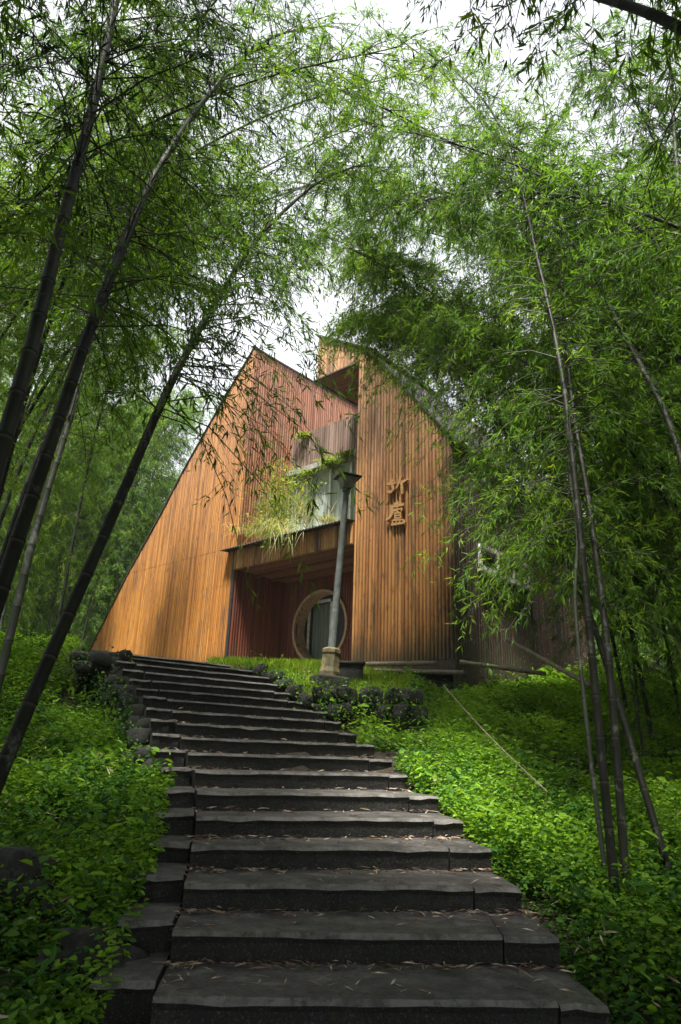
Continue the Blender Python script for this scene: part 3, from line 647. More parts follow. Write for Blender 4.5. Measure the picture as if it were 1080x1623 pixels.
for k, (px, py, t_, n_, L_, lab) in enumerate([(482, 694, 1.9, 90, .5, 'bright green fern on top of the upper parapet'), (523, 738, 1.7, 120, .75, 'large fern on the white window ledge left of the lamp head'),
        (552, 726, 1.7, 120, .62, 'darker fern on the window ledge behind the lamp head'), (489, 752, 1.7, 90, .42, 'small green fern at the left end of the white ledge')]):
    w_ = empty('fern', hpt(px, py, t_)); tag(w_, lab, 'fern')
    o = tuft('frond', (0, 0, 0), n_, L_, .06, 1.0, .5, M['fern'], None, None, rp, droop=1.0, base=.12); o.parent = w_

# ------------------------------------------------------------ bamboo builders
def foliage(curve, t0, nb, blen, ntw, nlv, rg, lsize=.13, drop=.4, elev=(-.2, .8), tmax=1., side=None):
    """branches leaving the culm, twigs on them, leaves on the twigs -> (V,F,tint), branch tubes"""
    nC = len(curve); t = rg.uniform(t0, tmax, nb)**.9 if t0 <= 0 else t0+(tmax-t0)*rg.uniform(0, 1, nb)
    ii = np.clip(t*(nC-1), 0, nC-1.001); i0 = ii.astype(int); u = (ii-i0)[:, None]; O = curve[i0]*(1-u)+curve[i0+1]*u
    az = rg.uniform(0, 2*pi, nb) if side is None else rg.normal(side, 1.0, nb)
    el = rg.uniform(*elev, nb); d = np.stack([np.cos(az)*np.cos(el), np.sin(az)*np.cos(el), np.sin(el)], 1)
    ln = blen*rg.uniform(.45, 1.15, nb)*(1-.45*((t-t0)/(tmax-t0+1e-6))**2)
    s = rg.uniform(.22, 1., (nb, ntw)); s[:, 0] = 1.
    dn = np.array([0, 0, -1.])
    TP = O[:, None]+d[:, None]*(ln[:, None]*s)[..., None]+dn*(drop*ln[:, None]*s*s)[..., None]
    tang = unit(d[:, None]+2*drop*s[..., None]*dn)
    td = unit(tang+rg.normal(size=TP.shape)*.55+dn*.15); tl = rg.uniform(.10, .38, (nb, ntw))*min(1., blen)
    q = rg.uniform(.15, 1., (nb, ntw, nlv)); 
    LP = TP[:, :, None]+td[:, :, None]*(tl[:, :, None]*q)[..., None]+dn*(.3*tl[:, :, None]*q*q)[..., None]
    LD = unit(td[:, :, None]*.7+rg.normal(size=LP.shape)*.5+dn*.35)
    P = LP.reshape(-1, 3); D = LD.reshape(-1, 3); n = len(P)
    L = lsize*rg.uniform(.6, 1.3, n); W = L*rg.uniform(.12, .17, n)
    nrm = rg.normal(size=(n, 3))+np.array([0, 0, 1.2])
    V, F, k = leaf_geo(P, D, L, W, rg, nrm=nrm)
    clump = np.repeat(rg.uniform(0, 1, nb), ntw*nlv); tn = np.clip(.55*clump+.45*rg.uniform(0, 1, n), 0, 1)
    # branch tubes, triangular section, three pieces each, plus twig slivers
    BV = []; ss = np.array([0, .35, .7, 1.]); Bp = O[:, None]+d[:, None]*(ln[:, None]*ss)[..., None]+dn*(drop*ln[:, None]*ss*ss)[..., None]
    r = (np.array([.008, .006, .004, .0015])*min(1.2, .5+blen*.4))[None, :, None, None]
    a_ = np.arange(3)*2*pi/3; sd_ = unit(np.cross(d, [0, 0, 1.])+1e-5); up = np.cross(sd_, d)
    ringv = np.cos(a_)[None, None, :, None]*sd_[:, None, None]+np.sin(a_)[None, None, :, None]*up[:, None, None]
    BVv = (Bp[:, :, None]+ringv*r).reshape(-1, 3)
    loc = np.array([(i*3+j, i*3+(j+1) % 3, (i+1)*3+(j+1) % 3, (i+1)*3+j) for i in range(3) for j in range(3)])
    BF = ((np.arange(nb)*12)[:, None, None]+loc[None]).reshape(-1, 4)
    tw0 = TP.reshape(-1, 3); tw1 = (TP+td*tl[..., None]+dn*(.3*tl)[..., None]).reshape(-1, 3); wv = unit(np.cross(tw1-tw0, rg.normal(size=tw0.shape)))*.0022
    TV = np.stack([tw0-wv, tw0+wv, tw1+wv*.3, tw1-wv*.3], 1).reshape(-1, 3); TF = np.arange(len(TV)).reshape(-1, 4)+len(BVv)
    return (V, F, np.repeat(tn, k)), (np.vstack([BVv, TV]), np.vstack([BF, TF]))

def culm_mesh(curve, r0, r1, inter=.32, sides=8, mat='culm', name='culm'):
    seg = np.linalg.norm(np.diff(curve, axis=0), axis=1); S = np.concatenate([[0], np.cumsum(seg)]); Lt = S[-1]
    nodes = np.arange(inter*.5, Lt, inter); ss = [0.]; tt = [.5]; kk = [1.]
    for x_ in nodes:
        for dx, ti, k_ in ((-.035, .5, .985), (-.012, .75, 1.0), (0, .1, 1.14), (.012, .4, 1.0)):
            ss.append(x_+dx); tt.append(ti); kk.append(k_)
    ss.append(Lt); tt.append(.5); kk.append(1.); o_ = np.argsort(ss); ss = np.clip(np.array(ss)[o_], 0, Lt); tt = np.array(tt)[o_]; kk = np.array(kk)[o_]
    P = np.stack([np.interp(ss, S, curve[:, i]) for i in range(3)], 1); u = ss/Lt
    rad = (r0*(1-u)**.9+r1*(1-(1-u)**.9))*kk
    return MB().tube(P, rad, sides, tt)

NLEAF = [0]
def bamboo(label, pts, r0, r1, fol, rg, name='bamboo', group=None, mat='culm', leaf='leaf', inter=.34, sides=10, lsize=.105):
    """pts world points; fol = list of (t0,tmax,nb,blen,ntw,nlv,drop,side)"""
    cv = catmull(pts, 60); base = cv[0].copy(); cv = cv-base
    root = empty(name, base); tag(root, label, 'bamboo', group)
    culm_mesh(cv, r0, r1, inter, sides).build('culm', M[mat], root, smooth=True)
    Vs, Fs, Ts, BV, BF = [], [], [], [], []; nv = nb_ = 0
    for (t0, tm, nb, bl, ntw, nlv, dr, sd2) in fol:
        (V, F, T), (bv, bf) = foliage(cv, t0, nb, bl, ntw, nlv, rg, lsize, dr, tmax=tm, side=sd2)
        Vs.append(V); Fs.append(F+nv); Ts.append(T); nv += len(V); BV.append(bv); BF.append(bf+nb_); nb_ += len(bv)
    if Vs:
        V = np.vstack(Vs); NLEAF[0] += len(V)//4
        o = bpy.data.objects.new('foliage', fast_mesh('foliage', V, np.vstack(Fs), np.concatenate(Ts), M[leaf])); C.objects.link(o); o.parent = root
        bv = np.vstack(BV); o = bpy.data.objects.new('branches', fast_mesh('branches', bv, np.vstack(BF), np.full(len(bv), .5), M['twig'])); C.objects.link(o); o.parent = root
    return root
def copy_tree(o, parent=None):
    c = o.copy(); C.objects.link(c); c.parent = parent
    for ch in list(o.children): copy_tree(ch, c)
    return c
def P_(lst): return [atd(*p) for p in lst]
rb = np.random.default_rng(21)

# --- left foreground
def gpt(x, y, dz=-.1): return np.array([x, y, float(ground_z(x, y))+dz])
def foot(P, k=.75):      # carry the culm's own slant on down to the ground
    a_, b_ = np.array(P[0]), np.array(P[1]); d = a_-b_; d = d/abs(d[2]); g = float(ground_z(a_[0]+d[0]*1.2, a_[1]+d[1]*1.2)); h = a_[2]-g+.15
    return [a_+np.array([d[0]*k, d[1]*k, -1.])*h, a_+np.array([d[0]*.88, d[1]*.88, -1.])*h*.5]+list(P)
bamboo('thickest dark bamboo culm leaning up from the left edge', foot(P_([(0, 722, 4.2), (55, 530, 4.4), (105, 330, 4.7), (152, 150, 5.0), (184, 0, 5.4), (215, -140, 6.0), (270, -260, 7.0)])),
       .055, .022, [(.55, 1., 120, 1.6, 9, 7, .45, None), (.8, 1., 60, 1.8, 9, 7, .5, 0.8)], rb, leaf='leaf_dark')
bamboo('lichen spotted bamboo culm leaning right beside the thickest one', foot(P_([(30, 850, 4.9), (78, 710, 5.0), (140, 530, 5.2), (192, 400, 5.5), (250, 270, 5.9), (340, 140, 6.6), (430, 60, 7.6), (520, 40, 8.6)])),
       .058, .012, [(.45, 1., 120, 1.6, 9, 7, .5, None), (.75, 1., 24, 1.6, 9, 7, .6, None)], rb)
bamboo('thin bamboo culm close behind the lichen spotted one', foot(P_([(8, 1040, 7.4), (60, 830, 7.6), (118, 640, 7.9), (160, 480, 8.3), (215, 320, 9.0), (290, 130, 10.), (350, 20, 11.)])),
       .045, .012, [(.45, 1., 110, 1.6, 9, 6, .5, None)], rb, mat='culm_grey')
bamboo('long smooth bamboo culm slanting from the lower left over the house', foot(P_([(0, 1228, 5.0), (58, 1090, 5.1), (120, 950, 5.3), (190, 792, 5.5), (270, 610, 5.9), (340, 482, 6.3), (400, 390, 6.8), (450, 335, 7.2), (512, 285, 7.8), (590, 255, 8.6)])),
       .054, .010, [(.62, 1., 52, 1.3, 8, 7, .5, None), (.52, .78, 78, 1.7, 9, 7, .85, -.5), (.85, 1., 26, 1.1, 7, 6, .6, None)], rb)
# --- right
bamboo('dark bamboo culm rising nearly upright from the right slope', foot(P_([(972, 1380, 6.2), (952, 1180, 6.3), (930, 950, 6.5), (905, 700, 6.9), (885, 560, 7.2), (850, 400, 7.8), (818, 270, 8.4), (775, 170, 9.3), (700, 90, 10.4)])),
       .037, .012, [(.5, 1., 120, 1.5, 9, 8, .5, None)], rb)
bamboo('second dark culm growing from the same foot as the upright one', foot(P_([(992, 1400, 6.5), (978, 1200, 6.7), (958, 980, 7.0), (934, 800, 7.4), (905, 620, 8.), (890, 450, 9.), (880, 300, 10.2), (860, 150, 11.8)])),
       .036, .012, [(.5, 1., 90, 1.6, 9, 8, .5, None)], rb)
bamboo('third thin pale edged culm in the clump on the right slope', foot(P_([(958, 1370, 6.5), (934, 1180, 6.7), (912, 960, 7.1), (915, 850, 7.3), (902, 740, 8.0), (890, 600, 9.)])),
       .021, .012, [(.7, 1., 40, 1.2, 8, 6, .5, None)], rb, mat='culm_grey')
bamboo('bamboo culm bending left across the black side wall of the house', foot(P_([(1045, 1330, 7.2), (1015, 1230, 7.4), (985, 1130, 7.6), (930, 960, 8.0), (870, 830, 8.5), (800, 680, 9.2), (720, 550, 10.1), (640, 450, 11.), (570, 390, 12.)])),
       .036, .012, [(.5, 1., 170, 1.5, 10, 7, .6, None), (.55, .98, 170, 1.5, 10, 8, .75, 3.6), (.78, 1., 130, 1.5, 10, 8, .6, None)], rb)
bamboo('bamboo culm arching left out of the frame of the right edge', [gpt(4.2, 6.0)]+P_([(1130, 900, 7.2), (1080, 728, 7.5), (1048, 640, 7.8), (1005, 560, 8.1), (930, 420, 8.7), (862, 320, 9.4), (780, 208, 10.2), (690, 105, 11.), (600, 40, 12.)]),
       .045, .010, [(.45, 1., 110, 1.5, 9, 8, .5, None)], rb)
bamboo('pale upright bamboo culm at the upper right edge', [gpt(6.2, 8.6)]+P_([(1110, 700, 9.8), (1085, 400, 10.2), (1072, 250, 10.6), (1062, 110, 11.2), (1045, -60, 12)]),
       .05, .02, [(.5, 1., 110, 1.6, 8, 6, .5, None)], rb, mat='culm_grey')
bamboo('thick black bamboo culm crossing the top right corner', [gpt(3.6, 2.6)]+P_([(1260, 400, 3.4), (1150, 110, 3.3), (1085, 48, 3.3), (1010, 14, 3.4), (940, -8, 3.6), (820, -50, 4.2), (700, -90, 5.2)]),
       .045, .018, [(.72, 1., 30, 1.1, 7, 6, .4, None)], rb, leaf='leaf_dark')

bamboo('bamboo bowing left with a full tip hanging over the tower roof', foot(P_([(1010, 880, 11.6), (930, 720, 11.9), (850, 610, 12.1), (760, 540, 12.3), (680, 505, 12.4), (610, 500, 12.4), (560, 520, 12.3)])),
       .04, .008, [(.45, 1., 230, 1.3, 10, 9, .75, None), (.6, .9, 90, 1.6, 10, 9, .95, None)], rb, mat='culm_green')
bamboo('bamboo arching from the right with its tip over the peak of the house', foot(P_([(1120, 760, 10.4), (1010, 560, 10.8), (880, 400, 11.4), (740, 330, 12.), (600, 330, 12.4), (500, 380, 12.5), (450, 440, 12.4)])),
       .04, .008, [(.5, 1., 190, 1.3, 9, 8, .6, None)], rb)

# --- copies: five kinds of tall bamboo
protos = []
for k in range(9):
    rg = np.random.default_rng(100+k); H = (11.5, 12.4, 13.3, 14.2, 15.1, 10.2, 11.6, 12.6, 14.)[k]; A_ = (1.2, 2.6, 2.0, 3.4, 1.6, 4.6, 5.4, 6.2, 3.6)[k]; ln = (.0, .5, -.2, .9, .2, 1., 1.2, 1., .8)[k]
    u = np.linspace(0, 1, 9); pts = np.stack([ln*u+A_*u**3, .25*np.sin(u*3+k), H*(u-.14*u**4)], 1)
    pr = bamboo('tall slender bamboo in the grove', pts, .042, .008, ([(.30, 1., 250, 1.75, 10, 9, .55, None), (.10, .34, 26, 1.2, 8, 7, .7, None)] if k < 7 else [(.46, 1., 150, 1.6, 9, 7, .5, None)]), rg, group='grove', mat=('culm', 'culm_grey', 'culm_green', 'culm', 'culm_grey', 'culm', 'culm_grey', 'culm', 'culm')[k], sides=6, lsize=.122, inter=.45)
    protos.append(pr)
used = set(); ri = random.Random(5)
def place(k, x, y, rz, s, label, group, low=0., lean=0.):
    o = copy_tree(protos[k]) if k in used else protos[k]; used.add(k)
    for ch in o.children:
        if ch.name.startswith('foliage'): ch.material_slots[0].link = 'OBJECT'; ch.material_slots[0].material = M['leaf_deep' if (x > 6 and y > 11.5) else 'leaf']  # right-rear bamboos get darker leaves, the grove's shade put into the colour
    o.location = (x, y, float(ground_z(x, y))-.15-low); o.rotation_euler = (0, lean, rz); o.scale = (s, s, s)
    tag(o, label, 'bamboo', group); return o
HUE = ('dark stemmed', 'grey stemmed', 'green stemmed', 'dark bowed', 'grey upright')
LBK = 'tall %s bamboo in the pale green grove behind the left bank'
RBK = 'tall %s bamboo in the dark grove on the right beside the house'
BBK = 'tall %s bamboo standing behind the house roof'
for k in range(70):                                     # left background grove
    y = ri.uniform(17, 46); x = -ri.uniform(.30, .85)*y-1.2
    if y < 27 and x > -.44*y-.6: x = -ri.uniform(.46, .6)*y-.6
    place(k % 5, x, y, ri.uniform(-1, 1), ri.uniform(.8, 1.15), LBK % HUE[k % 5], 'bamboos of the left background grove')
for k in range(84):                                     # right grove
    y = ri.uniform(9, 36); x = ri.uniform(.42, 1.0)*y+ri.uniform(0, 2)+ (1. if y < 14 else 0)
    hx = (x-HL[0])*hX[0]+(y-HL[1])*hX[1]
    if hx < 3.6 and y < 30: x += 4.5
    place((k*3) % 5, x, y, pi+ri.uniform(-1.2, 1.2), ri.uniform(.8, 1.1), RBK % HUE[(k*3) % 5], 'bamboos of the right grove')
for k in range(16):
    y = ri.uniform(29, 40); x = -y*ri.uniform(.30, .46)
    place((k*3+1) % 5, x, y, ri.uniform(-1, 1), ri.uniform(1.05, 1.4), 'tall %s bamboo in the pale green grove behind the left bank' % HUE[(k*3+1) % 5], 'bamboos of the left background grove')
for k in range(22):
    x = ri.uniform(-12, 12); y = ri.uniform(28, 42)
    place((k*2) % 5, x, y, ri.uniform(0, 6), ri.uniform(.8, 1.0), BBK % HUE[(k*2) % 5], 'bamboos behind the house')
# nearer bamboos whose crowns close over the path: x, y, turn, scale
for (k, x, y, rz, s, lb_) in [(1, -6.4, 9.5, .3, 1., 'bright leaved bamboo arching right over the left bank'), (3, -7.2, 7.0, .2, .95, 'bamboo arching from beyond the left edge toward the path'),
        (4, -5.6, 13.8, -.2, .85, 'bamboo behind the left bank next to the orange wing'), (0, -8.5, 12.5, .4, .9, 'straight bamboo deep behind the left bank'),
        (3, 6.3, 8.4, 2.9, .95, 'bamboo arching left above the right slope'), (1, 6.2, 11.2, 3.1, .9, 'bamboo arching in front of the black side wall'),
        (2, 7.6, 10.2, 3.3, 1., 'bamboo with a full crown beside the right edge'), (0, 5.6, 13.0, 3.0, .8, 'small crowned bamboo just right of the side window'),
        (1, 4.6, 10.6, 2.6, .62, 'short bamboo whose leaves hang before the side wall'),
        (5, 5.6, 9.4, 3.2, .78, 'low arching bamboo with leaves hanging before the tower corner'), 
       
        (5, -6.8, 5.4, .5, 1.1, 'bowed bamboo beyond the left edge above the rocks'),
        (6, 6.4, 5.6, 2.5, 1.1, 'bowed bamboo beyond the right edge above the upright culms'), (5, 6.0, 12.2, 3.5, .85, 'bowed bamboo just behind the short one by the side wall'), (5, 5.3, 12.7, 3.15, .9, 'bowed bamboo whose tip hangs over the tower roof'), (5, 5.2, 11.6, 3.35, .97, 'bowed bamboo whose tip hangs before the tower peak'), (7, 6.3, 9.2, 3.3, 1.06, 'loose crowned bamboo reaching across the sky gap from the right'), (7, -6.4, 9.0, .02, 1.08, 'loose crowned bamboo reaching across the sky gap from the left'),
        (3, -7.9, 10.4, .1, 1.05, 'tall curved bamboo left of the straight one'),
        (7, -6.2, 10.6, .1, 1., 'loose crowned bamboo arching over the path from the far left bank'), (7, 6.9, 10.4, 3.2, 1., 'loose crowned bamboo arching over the clearing from the right'),
        (7, -6.0, 6.6, .05, .92, 'loose crowned bamboo bowing over the lower steps from the left'), (7, 6.6, 7.2, 3.1, .95, 'loose crowned bamboo bowing over the lower steps from the right'),
        (7, -7.4, 13.6, -.1, 1.22, 'very tall bowed bamboo left of the house wing'), (7, 8.4, 15.0, 3.3, 1.25, 'very tall bowed bamboo right of the house'), (8, -4.6, 8.4, -.3, 1.05, 'upright open crowned bamboo over the left bank'),
        (8, -6.9, 12.4, .35, 1., 'tall open crowned bamboo between the left bank and the wing'), (8, 7.4, 12.2, 2.9, 1., 'tall open crowned bamboo behind the short one on the right'),
        (8, -4.9, 9.2, .9, .9, 'tall open crowned bamboo at the top of the left bank'),
        (8, 8.2, 14.4, 3.1, 1.1, 'tall open crowned bamboo farthest right of the side wall'), (7, 8.6, 13.0, 3.0, 1.2, 'loose crowned bamboo arching high over the gable'), (2, 8.4, 7.0, 3., 1.05, 'tall bamboo with thick crown beyond the right edge')]:
    place(k, x, y, rz, s, lb_, 'bamboos closing over the path')
for (k, x, y, rz, s, lb_) in [(3, -5.5, 1.0, .4, 1., 'added shade bamboo standing beyond the left edge beside the lowest steps'), (1, -5.0, -2.5, 1., 1., 'added shade bamboo standing behind the viewer on the left'),  # bamboos added around the viewpoint so their crowns shade the near steps
        (3, 5.2, 1.5, 2.6, 1., 'added shade bamboo standing beyond the right edge beside the lowest steps'), (1, 4.6, -2.2, 2.1, 1., 'added shade bamboo standing behind the viewer on the right'), (2, .4, -4.5, 1.6, 1., 'added shade bamboo standing straight behind the viewer'),
        (0, -2.8, -5, 1.3, 1., 'added straight shade bamboo behind the viewer'), (4, 7.5, 4.2, 3., 1., 'added shade bamboo beyond the right edge near the middle steps'), (2, -7.5, 4.2, .1, 1., 'added shade bamboo beyond the left edge near the middle steps'),
        (6, -5.2, -1.0, .5, .8, 'added bowed shade bamboo behind the viewer on the left'), (6, 5.4, -.6, 2.6, .8, 'added bowed shade bamboo behind the viewer on the right'), (5, -4.6, 2.4, -.3, .95, 'added bowed shade bamboo roofing the lowest steps from the left'),
        (5, 4.9, 3.4, 3.3, .95, 'added bowed shade bamboo roofing the lowest steps from the right'), (5, 1.5, -5.6, 1.7, 1., 'added bowed shade bamboo behind the viewer over the path'), (6, -2, -7.4, 1.4, 1., 'farther added bowed shade bamboo behind the viewer'), (4, 3, -7.8, 1.4, 1., 'farther added tall shade bamboo behind the viewer'),
        (5, -5.6, .2, .3, 1.05, 'added bowed shade bamboo left of the viewer'), (5, 5.8, .4, 2.9, 1.05, 'added bowed shade bamboo right of the viewer'), (6, -6.4, 2.8, .1, .85, 'added wide bowed shade bamboo left of the lowest steps'),
        (6, 6.6, 2.2, 3.1, .85, 'added wide bowed shade bamboo right of the lowest steps'), (6, -5.4, -3.2, .6, .85, 'added wide bowed shade bamboo behind the viewer on the left'), (6, 5.8, -3.6, 2.4, .85, 'added wide bowed shade bamboo behind the viewer on the right'),
        (5, -3.6, -3.6, 1.2, .9, 'added short bowed shade bamboo behind the viewer on the left'), (5, 3.4, -3.2, 1.9, .9, 'added short bowed shade bamboo behind the viewer on the right')]:
    place(k, x, y, rz, s, lb_, 'bamboos added around the viewpoint for shade')

# unseen broad leaved trees added out of frame to shade the foot of the steps
for (tx, ty, cx, cy, cz, rx, ry, rz_, n, lb_) in [(-4.6, -3.4, -2.2, -.9, 11.5, 5.2, 3.6, 2.2, 60000, 'large unseen broad leaved tree added for shade behind the viewer on the left'), (5.4, -3.0, 4.6, -.4, 11.2, 4.6, 3.9, 2.1, 56000, 'large unseen broad leaved tree added for shade behind the viewer on the right'),
        (-9.2, .6, -8.0, 2.2, 10.5, 4.0, 3.6, 2.4, 40000, 'large unseen broad leaved tree added for shade beyond the left edge')]:
    root = empty('added_shade_tree', (tx, ty, float(ground_z(tx, ty))-.1)); tag(root, lb_, 'tree', 'broad leaved trees added around the viewpoint for shade'); b0 = np.array(root.location)
    C0 = np.array([cx, cy, cz]); fork = np.array([tx*.8+cx*.2, ty*.8+cy*.2, 6.2])
    MB().tube(catmull([b0-b0, (b0*.6+fork*.4)+[.2, .1, 0]-b0, fork-b0], 14), np.linspace(.3, .2, 14), 12).build('trunk', M['culm'], root, smooth=True)
    m_ = MB(); nL = 90; dirs = unit(rb.normal(size=(nL, 3))); tips = C0+dirs*np.array([rx, ry, rz_])*rb.uniform(.35, .95, (nL, 1))
    for q_ in tips: m_.tube(catmull([fork-b0, fork*.5+q_*.5+[0, 0, -.4]-b0, q_-b0], 8), np.linspace(.07, .012, 8), 5)
    m_.build('limbs', M['culm'], root)
    P = tips[rb.integers(0, nL, n)]+rb.normal(size=(n, 3))*np.array([.85, .75, .45]); P = P[(P[:, 2] > 1.75*np.maximum(P[:, 1], 0)) & (P[:, 2] > 5)]
    L = rb.uniform(.08, .17, len(P)); V, F, q_ = leaf_geo(P-b0, rb.normal(size=P.shape)-np.array([0, 0, .3]), L, L*.5, rb, wide=True)
    o = bpy.data.objects.new('crown', fast_mesh('crown', V, F, np.repeat(rb.uniform(size=len(P)), q_), M['leaf_deep'])); C.objects.link(o); o.parent = root
# ------------------------------------------------------------ ground cover, lawn, litter
poly_l = np.array([p[0] for p in ST]); poly_r = np.array([p[1] for p in ST])
def stair_side(x, y):
    xl = np.interp(y, poly_l[:, 1], poly_l[:, 0])-.30; xr = np.interp(y, poly_r[:, 1], poly_r[:, 0])+.03
    return x < xl, x > xr
def in_house(x, y, m_=.1):
    hx = (x-HL[0])*hX[0]+(y-HL[1])*hX[1]; hy = (x-HL[0])*hY[0]+(y-HL[1])*hY[1]
    return (hx > XW) & (hx < TX+m_) & (hy > -m_) & (hy < 7.8)
def cover(name, n, box, keep, size, h, label, cat, rg, mat='cover', k=6, grad=None):
    x = rg.uniform(box[0], box[1], n); y = rg.uniform(box[2], box[3], n)
    nz = np.array([mnoise.noise(Vector((a_*.9, b_*.9, 3.3))) for a_, b_ in zip(x, y)])
    ok = keep(x, y) & (rg.uniform(size=n) < .72+nz*1.9); x, y, nz = x[ok], y[ok], nz[ok]; n = len(x)
    hh = h*(.35+rg.uniform(0, 1.0, n)+nz*1.4); z = ground_z(x, y)
    a_ = rg.uniform(0, 2*pi, (n, k)); e = rg.uniform(-.35, .5, (n, k)); fr = rg.uniform(.35, 1., (n, k))
    P = np.stack([x[:, None]+np.cos(a_)*.035, y[:, None]+np.sin(a_)*.035, z[:, None]+hh[:, None]*fr], -1).reshape(-1, 3)
    D = np.stack([np.cos(a_)*np.cos(e), np.sin(a_)*np.cos(e), np.sin(e)], -1).reshape(-1, 3)
    L = size*rg.uniform(.5, 1.5, n*k); nr = rg.normal(size=(n*k, 3))*.6+np.array([0, 0, 1.])
    V, F, q = leaf_geo(P, D, L, L*.58, rg, wide=True, nrm=nr)
    tn = np.clip(np.repeat(.22+nz*.5+.28*sst(7.5, 12, y), k)+rg.uniform(0, .55, n*k), 0, 1)  # yellower with distance: the clearing's brighter light put into the leaf tint
    o = bpy.data.objects.new(name, fast_mesh(name, V, F, np.repeat(tn, q), M[mat])); C.objects.link(o); NLEAF[0] += n*k
    return tag(o, label, cat, kind='stuff')
rc = np.random.default_rng(31)
n = 170000; a_ = rc.uniform(-1.25, 1.25, n); d_ = rc.uniform(40, 84, n); x = np.sin(a_)*d_+2; y = np.cos(a_)*d_+10
nz = np.array([mnoise.noise(Vector((p*.12, q*.12, 7.))) for p, q in zip(x, y)])
z = ground_z(x, y)+(8+8*nz)*rc.uniform(0, 1, n)**.6+.5
L = rc.uniform(.5, 1.1, n); V, F, k = leaf_geo(np.stack([x, y, z], 1), rc.normal(size=(n, 3))-np.array([0, 0, .5]), L, L*.35, rc)
o = bpy.data.objects.new('distant_forest', fast_mesh('distant_forest', V, F, np.repeat(np.clip(.5+nz+rc.normal(size=n)*.2, 0, 1), k), M['leaf'])); C.objects.link(o)
tag(o, 'far wooded hillside behind the bamboo groves', 'forest', kind='stuff')
lawn_m = lambda x, y: (x < 1.5) & (y > 12.1)
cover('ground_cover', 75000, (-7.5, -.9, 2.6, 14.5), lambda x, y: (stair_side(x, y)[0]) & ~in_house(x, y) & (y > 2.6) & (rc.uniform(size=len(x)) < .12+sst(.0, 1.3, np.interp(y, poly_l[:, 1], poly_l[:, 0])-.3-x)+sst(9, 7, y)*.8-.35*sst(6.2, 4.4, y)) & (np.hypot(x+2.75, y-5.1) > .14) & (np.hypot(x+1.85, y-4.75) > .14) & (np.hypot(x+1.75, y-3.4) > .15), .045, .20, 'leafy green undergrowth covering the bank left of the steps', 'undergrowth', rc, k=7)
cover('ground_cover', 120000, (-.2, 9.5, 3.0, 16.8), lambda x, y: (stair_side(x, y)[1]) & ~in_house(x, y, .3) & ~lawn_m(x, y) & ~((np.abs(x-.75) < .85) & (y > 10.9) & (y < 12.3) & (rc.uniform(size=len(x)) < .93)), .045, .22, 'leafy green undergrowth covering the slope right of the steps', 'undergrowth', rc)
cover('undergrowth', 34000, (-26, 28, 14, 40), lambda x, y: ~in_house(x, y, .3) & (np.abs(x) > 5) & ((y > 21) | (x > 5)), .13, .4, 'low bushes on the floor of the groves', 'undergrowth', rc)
n = 26000; x = rc.uniform(-3.6, 1.9, n); y = rc.uniform(11.9, 17.5, n)
ok = stair_side(x, y)[1] & ~in_house(x, y, -.1); x, y = x[ok], y[ok]; n = len(x)
D = rc.normal(size=(n, 3))*.4+np.array([0, 0, 1.]); L = rc.uniform(.07, .2, n)
V, F, k = leaf_geo(np.stack([x, y, ground_z(x, y)-.01], 1), D, L, L*.12+.004, rc)
o = bpy.data.objects.new('lawn', fast_mesh('lawn', V, F, np.repeat(rc.uniform(size=n), k), M['grass'])); C.objects.link(o)
tag(o, 'bright green grass between the retaining wall and the porch', 'grass', kind='stuff')
# broad leaved weeds and ferns standing out of the low cover
def sprigs(name, n, box, side, size, label, rg):
    x = rg.uniform(box[0], box[1], n); y = rg.uniform(box[2], box[3], n); ok = stair_side(x, y)[side] & ~in_house(x, y, .4) & ~(lawn_m(x, y) & (side == 1)); x, y = x[ok], y[ok]; n = len(x); k = 9
    h = rg.uniform(.18, .5, n); a_ = rg.uniform(0, 2*pi, (n, k)); fr = np.linspace(.25, 1., k)[None]*np.ones((n, 1)); e = rg.uniform(-.2, .9, (n, k)); lx = rg.normal(size=n)*.25
    P = np.stack([x[:, None]+lx[:, None]*h[:, None]*fr, y[:, None]+0*fr, ground_z(x, y)[:, None]+h[:, None]*fr], -1).reshape(-1, 3)
    D = np.stack([np.cos(a_)*np.cos(e), np.sin(a_)*np.cos(e), np.sin(e)-.2], -1).reshape(-1, 3); L = size*rg.uniform(.5, 1.3, n*k)
    V, F, q = leaf_geo(P, D, L, L*.3, rg, wide=True, nrm=rg.normal(size=(n*k, 3))*.4+np.array([0, 0, 1.]))
    o = bpy.data.objects.new(name, fast_mesh(name, V, F, np.repeat(np.repeat(rg.uniform(0, 1, n), k)*.7+rg.uniform(0, .3, n*k), q), M['cover'])); C.objects.link(o)
    tag(o, label, 'weeds', kind='stuff')
sprigs('weeds', 1300, (-7.5, -.9, 2.8, 14), 0, .12, 'taller weeds standing out of the undergrowth left of the steps', rc)
sprigs('weeds', 2200, (-.2, 9.5, 3, 16.8), 1, .12, 'taller weeds standing out of the undergrowth right of the steps', rc)
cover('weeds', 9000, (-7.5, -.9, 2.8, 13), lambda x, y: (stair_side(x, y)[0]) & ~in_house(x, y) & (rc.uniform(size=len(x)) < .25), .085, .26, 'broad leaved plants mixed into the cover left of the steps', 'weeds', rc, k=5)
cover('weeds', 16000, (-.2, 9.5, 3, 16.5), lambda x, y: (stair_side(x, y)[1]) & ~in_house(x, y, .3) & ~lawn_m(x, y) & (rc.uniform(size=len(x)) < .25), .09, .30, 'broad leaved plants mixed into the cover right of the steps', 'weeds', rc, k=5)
n = 5200; x = rc.uniform(-6, 6.5, n); y = rc.uniform(2.8, 13, n); ls, rs_ = stair_side(x, y); ok = ls | rs_; x, y = x[ok], y[ok]; n = len(x)
